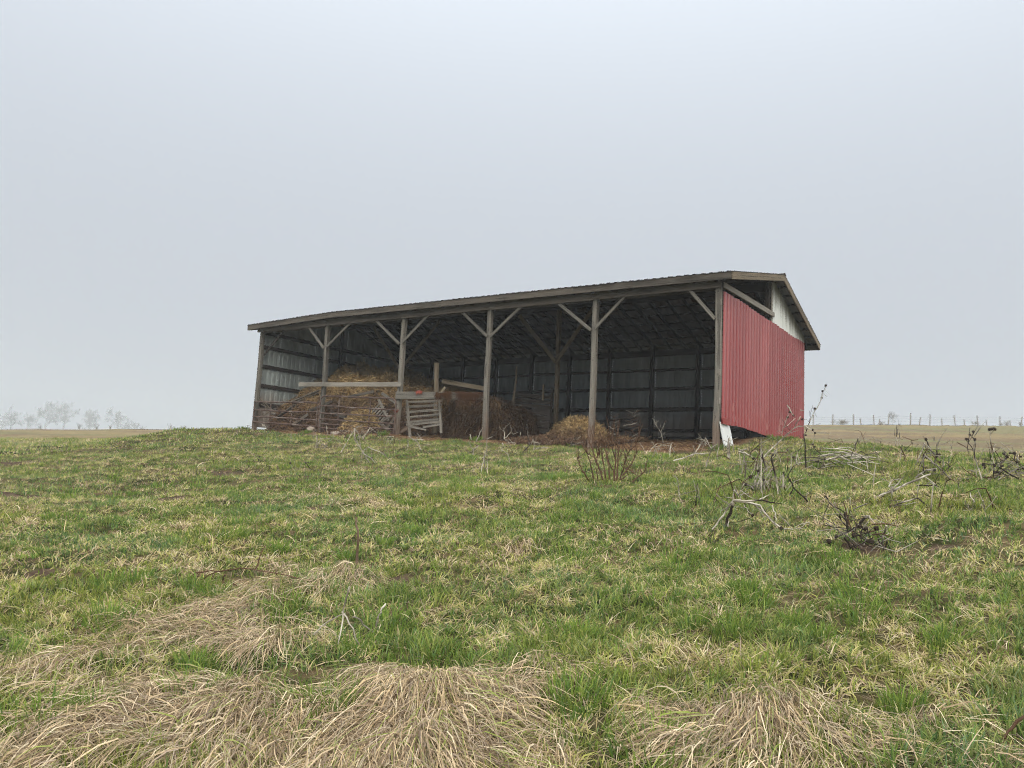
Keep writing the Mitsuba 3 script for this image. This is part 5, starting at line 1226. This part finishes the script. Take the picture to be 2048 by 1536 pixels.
for lab, x0, y0, cnt in STUBS:
    lab = ' '.join(lab.split()[:16])
    key = numbered('dead_stalk')
    tag(key, lab, 'weed')
    for k in range(cnt):
        x, y = x0 + r3.normal(0, 0.28), y0 + r3.normal(0, 0.25)
        b = np.array([x, y, gz(x, y) - 0.03])
        lean = r3.normal(0, 0.14, 2)
        hgt = r3.uniform(0.12, 0.40)
        P = [b, b + (lean[0] * 0.5, lean[1] * 0.5, hgt * 0.6), b + (lean[0], lean[1], hgt)]
        parts = [tube(P, [0.008, 0.007, 0.005], 5)]
        if r3.random() < 0.6:      # snapped over
            e = P[-1] + np.array([r3.normal(0, 0.25), r3.normal(0, 0.15), r3.uniform(-0.25, 0.05)])
            parts.append(tube([P[-1], (P[-1] + e) / 2 + (0, 0, 0.02), e], [0.006, 0.005, 0.004], 5))
        if r3.random() < 0.5:
            e = P[1] + np.array([r3.normal(0, 0.2), r3.normal(0, 0.15), r3.uniform(0.05, 0.2)])
            parts.append(tube([P[1], e], [0.005, 0.004], 4))
        add(numbered(f'{key}__stem'), join(parts), ('m_palestem', 'm_stem', 'm_brownstem')[r3.integers(0, 3)], 60)

# ------------------------------------------------------------------ the far side of the field: fence, bushes, trees
scene['m_fence'] = diffuse(rgb(0.23, 0.215, 0.195))
scene['m_twig'] = diffuse(rgb(0.22, 0.205, 0.19))
scene['m_bush'] = diffuse(rgb(0.27, 0.24, 0.19))
FE = 'wire_fence'
tag(FE, 'wire fence of uneven wooden posts along the right skyline', 'fence')
posts = [(-8.2, 0.9), (-5.0, 1.25), (-2.2, 1.3), (0.7, 1.34), (1.7, 0.66), (3.5, 1.21), (4.3, 0.55), (5.5, 1.27), (8.4, 1.47), (9.6, 0.8), (10.9, 1.39), (12.4, 0.7), (14.0, 1.16), (15.2, 0.57), (16.8, 1.1), (17.9, 0.56), (19.5, 1.1), (20.7, 0.45), (22.0, 1.05), (24.6, 1.2), (27, 1.1)]
tops = []
for k, (x, h) in enumerate(posts):
    y = 108.3 + 0.085 * x
    g = gz(x, y)
    t = h + 0.28
    lean = rng.normal(0, 0.05)
    wood(numbered(f'{FE}__post'), (x - lean, y, g - 0.2), (x + lean, y, g + t), 0.13, 0.13, 'm_fence', up=(0, 1, 0))
    if h > 0.9:
        tops.append((x, y, g))
for hz in (0.5, 0.85, 1.15):
    add(numbered(f'{FE}__wire'), tube([(x, y - 0.08, g + hz) for x, y, g in tops], 0.012, 3), 'm_fence')


def twig_tree(base, h, spread, seed, levels=5, trunk=0.02, thin=0.6, start=0.25):
    """A leafless tree: (trunk mesh, twig mesh)."""
    r = np.random.default_rng(seed)
    wood_, twigs = [], []

    def grow(p, d, L, rad, lev):
        e = p + d * L
        mid = (p + e) / 2 + r.normal(0, L * 0.05, 3)
        (wood_ if lev < 2 else twigs).append(tube([p, mid, e], [rad, rad * 0.85, rad * 0.65], 5 if lev < 2 else 3, False))
        if lev >= levels:
            return
        for k in range(r.integers(3, 6) if lev else 9):
            f = r.uniform(start if lev == 0 else 0.35, 1.0)
            nd = unit(d + r.normal(0, spread, 3) + np.array([0, 0, 0.12]))
            grow(p + (e - p) * f, nd, L * r.uniform(0.5, 0.75), max(rad * thin * (1 - 0.3 * f), h * 0.0025), lev + 1)
    grow(np.asarray(base, float), unit((r.normal(0, 0.04), r.normal(0, 0.04), 1)), h * 0.5, h * trunk, 0)
    return join(wood_), join(twigs)


TREES = [(-742.4, 321.6, 30, 0.75, 'farthest left tree, a faint grey smudge cut by the picture edge'), (-729.8, 345.4, 34, 0.6, 'faint upright tree with a ragged top, third from the left in the mist'), (-736.8, 334.2, 24, 0.9, 'low broad faint tree second from the left in the mist'), (-724.2, 358.0, 36, 0.5, 'bare tree with a clear forked trunk standing in the mist'), (-714.4, 376.2, 34, 0.85, 'round bare tree with a wide crown in the mist'), (-703.2, 397.2, 33, 0.8, 'dark compact bare tree, rightmost of the misty row'), (-697.6, 409.8, 20, 0.8, 'small bare tree just right of the dark compact one')]
for k, (x, y, h, sp, lab) in enumerate(TREES):
    key = numbered('bare_tree')
    tag(key, lab, 'tree', 'misty trees beyond the left skyline')
    tr, tw = twig_tree((x, y, gz(x, y) - 0.3), h * 0.72, sp, 90 + k, 5)
    add(f'{key}__trunk', tr, 'm_twig', True)
    add(f'{key}__crown', tw, 'm_twig')
BUSH = [(1.3 - 2.6, 1.0, 'small bush by the fence nearest to the red wall'), (-0.9, 1.15, 'pale bush between two fence posts right of the red wall'), (4.4, 0.7, 'tiny bush at a short fence post left of the bare sapling'), (16.6, 0.8, 'low bush around a fence post in the right part of the skyline'), (20.0, 0.95, 'wide low bush at the fence near the right picture edge'), (22.2, 0.8, 'bush at the last visible fence post')]
for k, (x, h, lab) in enumerate(BUSH):
    key = numbered('bare_bush')
    y = 108.9 + 0.085 * x
    tag(key, lab, 'bush', 'bushes along the fence')
    st = []
    for s in range(5):
        tr, tw = twig_tree((x + rng.normal(0, 0.35), y + rng.normal(0, 0.2), gz(x, y) - 0.1), h * rng.uniform(0.6, 1.1), 0.8, 200 + 10 * k + s, 4, 0.012)
        st += [tr, tw]
    add(key, join(st), 'm_bush')
key = 'bare_sapling'
tag(key, 'spindly bare sapling leaning over the fence in the right distance', 'sapling')
x, y = 5.9, 109.6
tr, tw = twig_tree((x, y, gz(x, y) - 0.1), 2.1, 0.7, 301, 4, 0.010)
add(f'{key}__trunk', tr, 'm_twig', True)
add(f'{key}__crown', tw, 'm_twig')
# tufts of dead weed along the left skyline
NTH = ['first', 'second', 'third', 'fourth', 'fifth', 'sixth', 'seventh', 'eighth', 'ninth', 'tenth']
for k, (x, y, h) in enumerate(sorted(((-74, 27.5, 0.5), (-73, 31.5, 0.65), (-70.5, 34, 0.5), (-69.5, 37.5, 0.4), (-67.6, 40.2, 0.7), (-66.5, 41.4, 0.45), (-65.3, 43.2, 0.4), (-63.6, 45.3, 0.55), (-62.7, 46.8, 0.5), (-71.8, 33, 0.45)))):
    key = numbered('skyline_weed')
    tag(key, f'{NTH[k]} small dry weed clump from the left on the left skyline', 'weed', 'weed clumps on the left skyline')
    add(key, join([tube([(x + rng.normal(0, 0.1), y, gz(x, y) - 0.05), (x + rng.normal(0, 0.3), y + rng.normal(0, 0.1), gz(x, y) + h * rng.uniform(0.5, 1.2))], 0.018, 3) for s in range(9)]), 'm_twig')
print('entries', len(scene), 'triangles', sum(len(v[1]) for v in meshkit.WRITTEN.values()), NT)
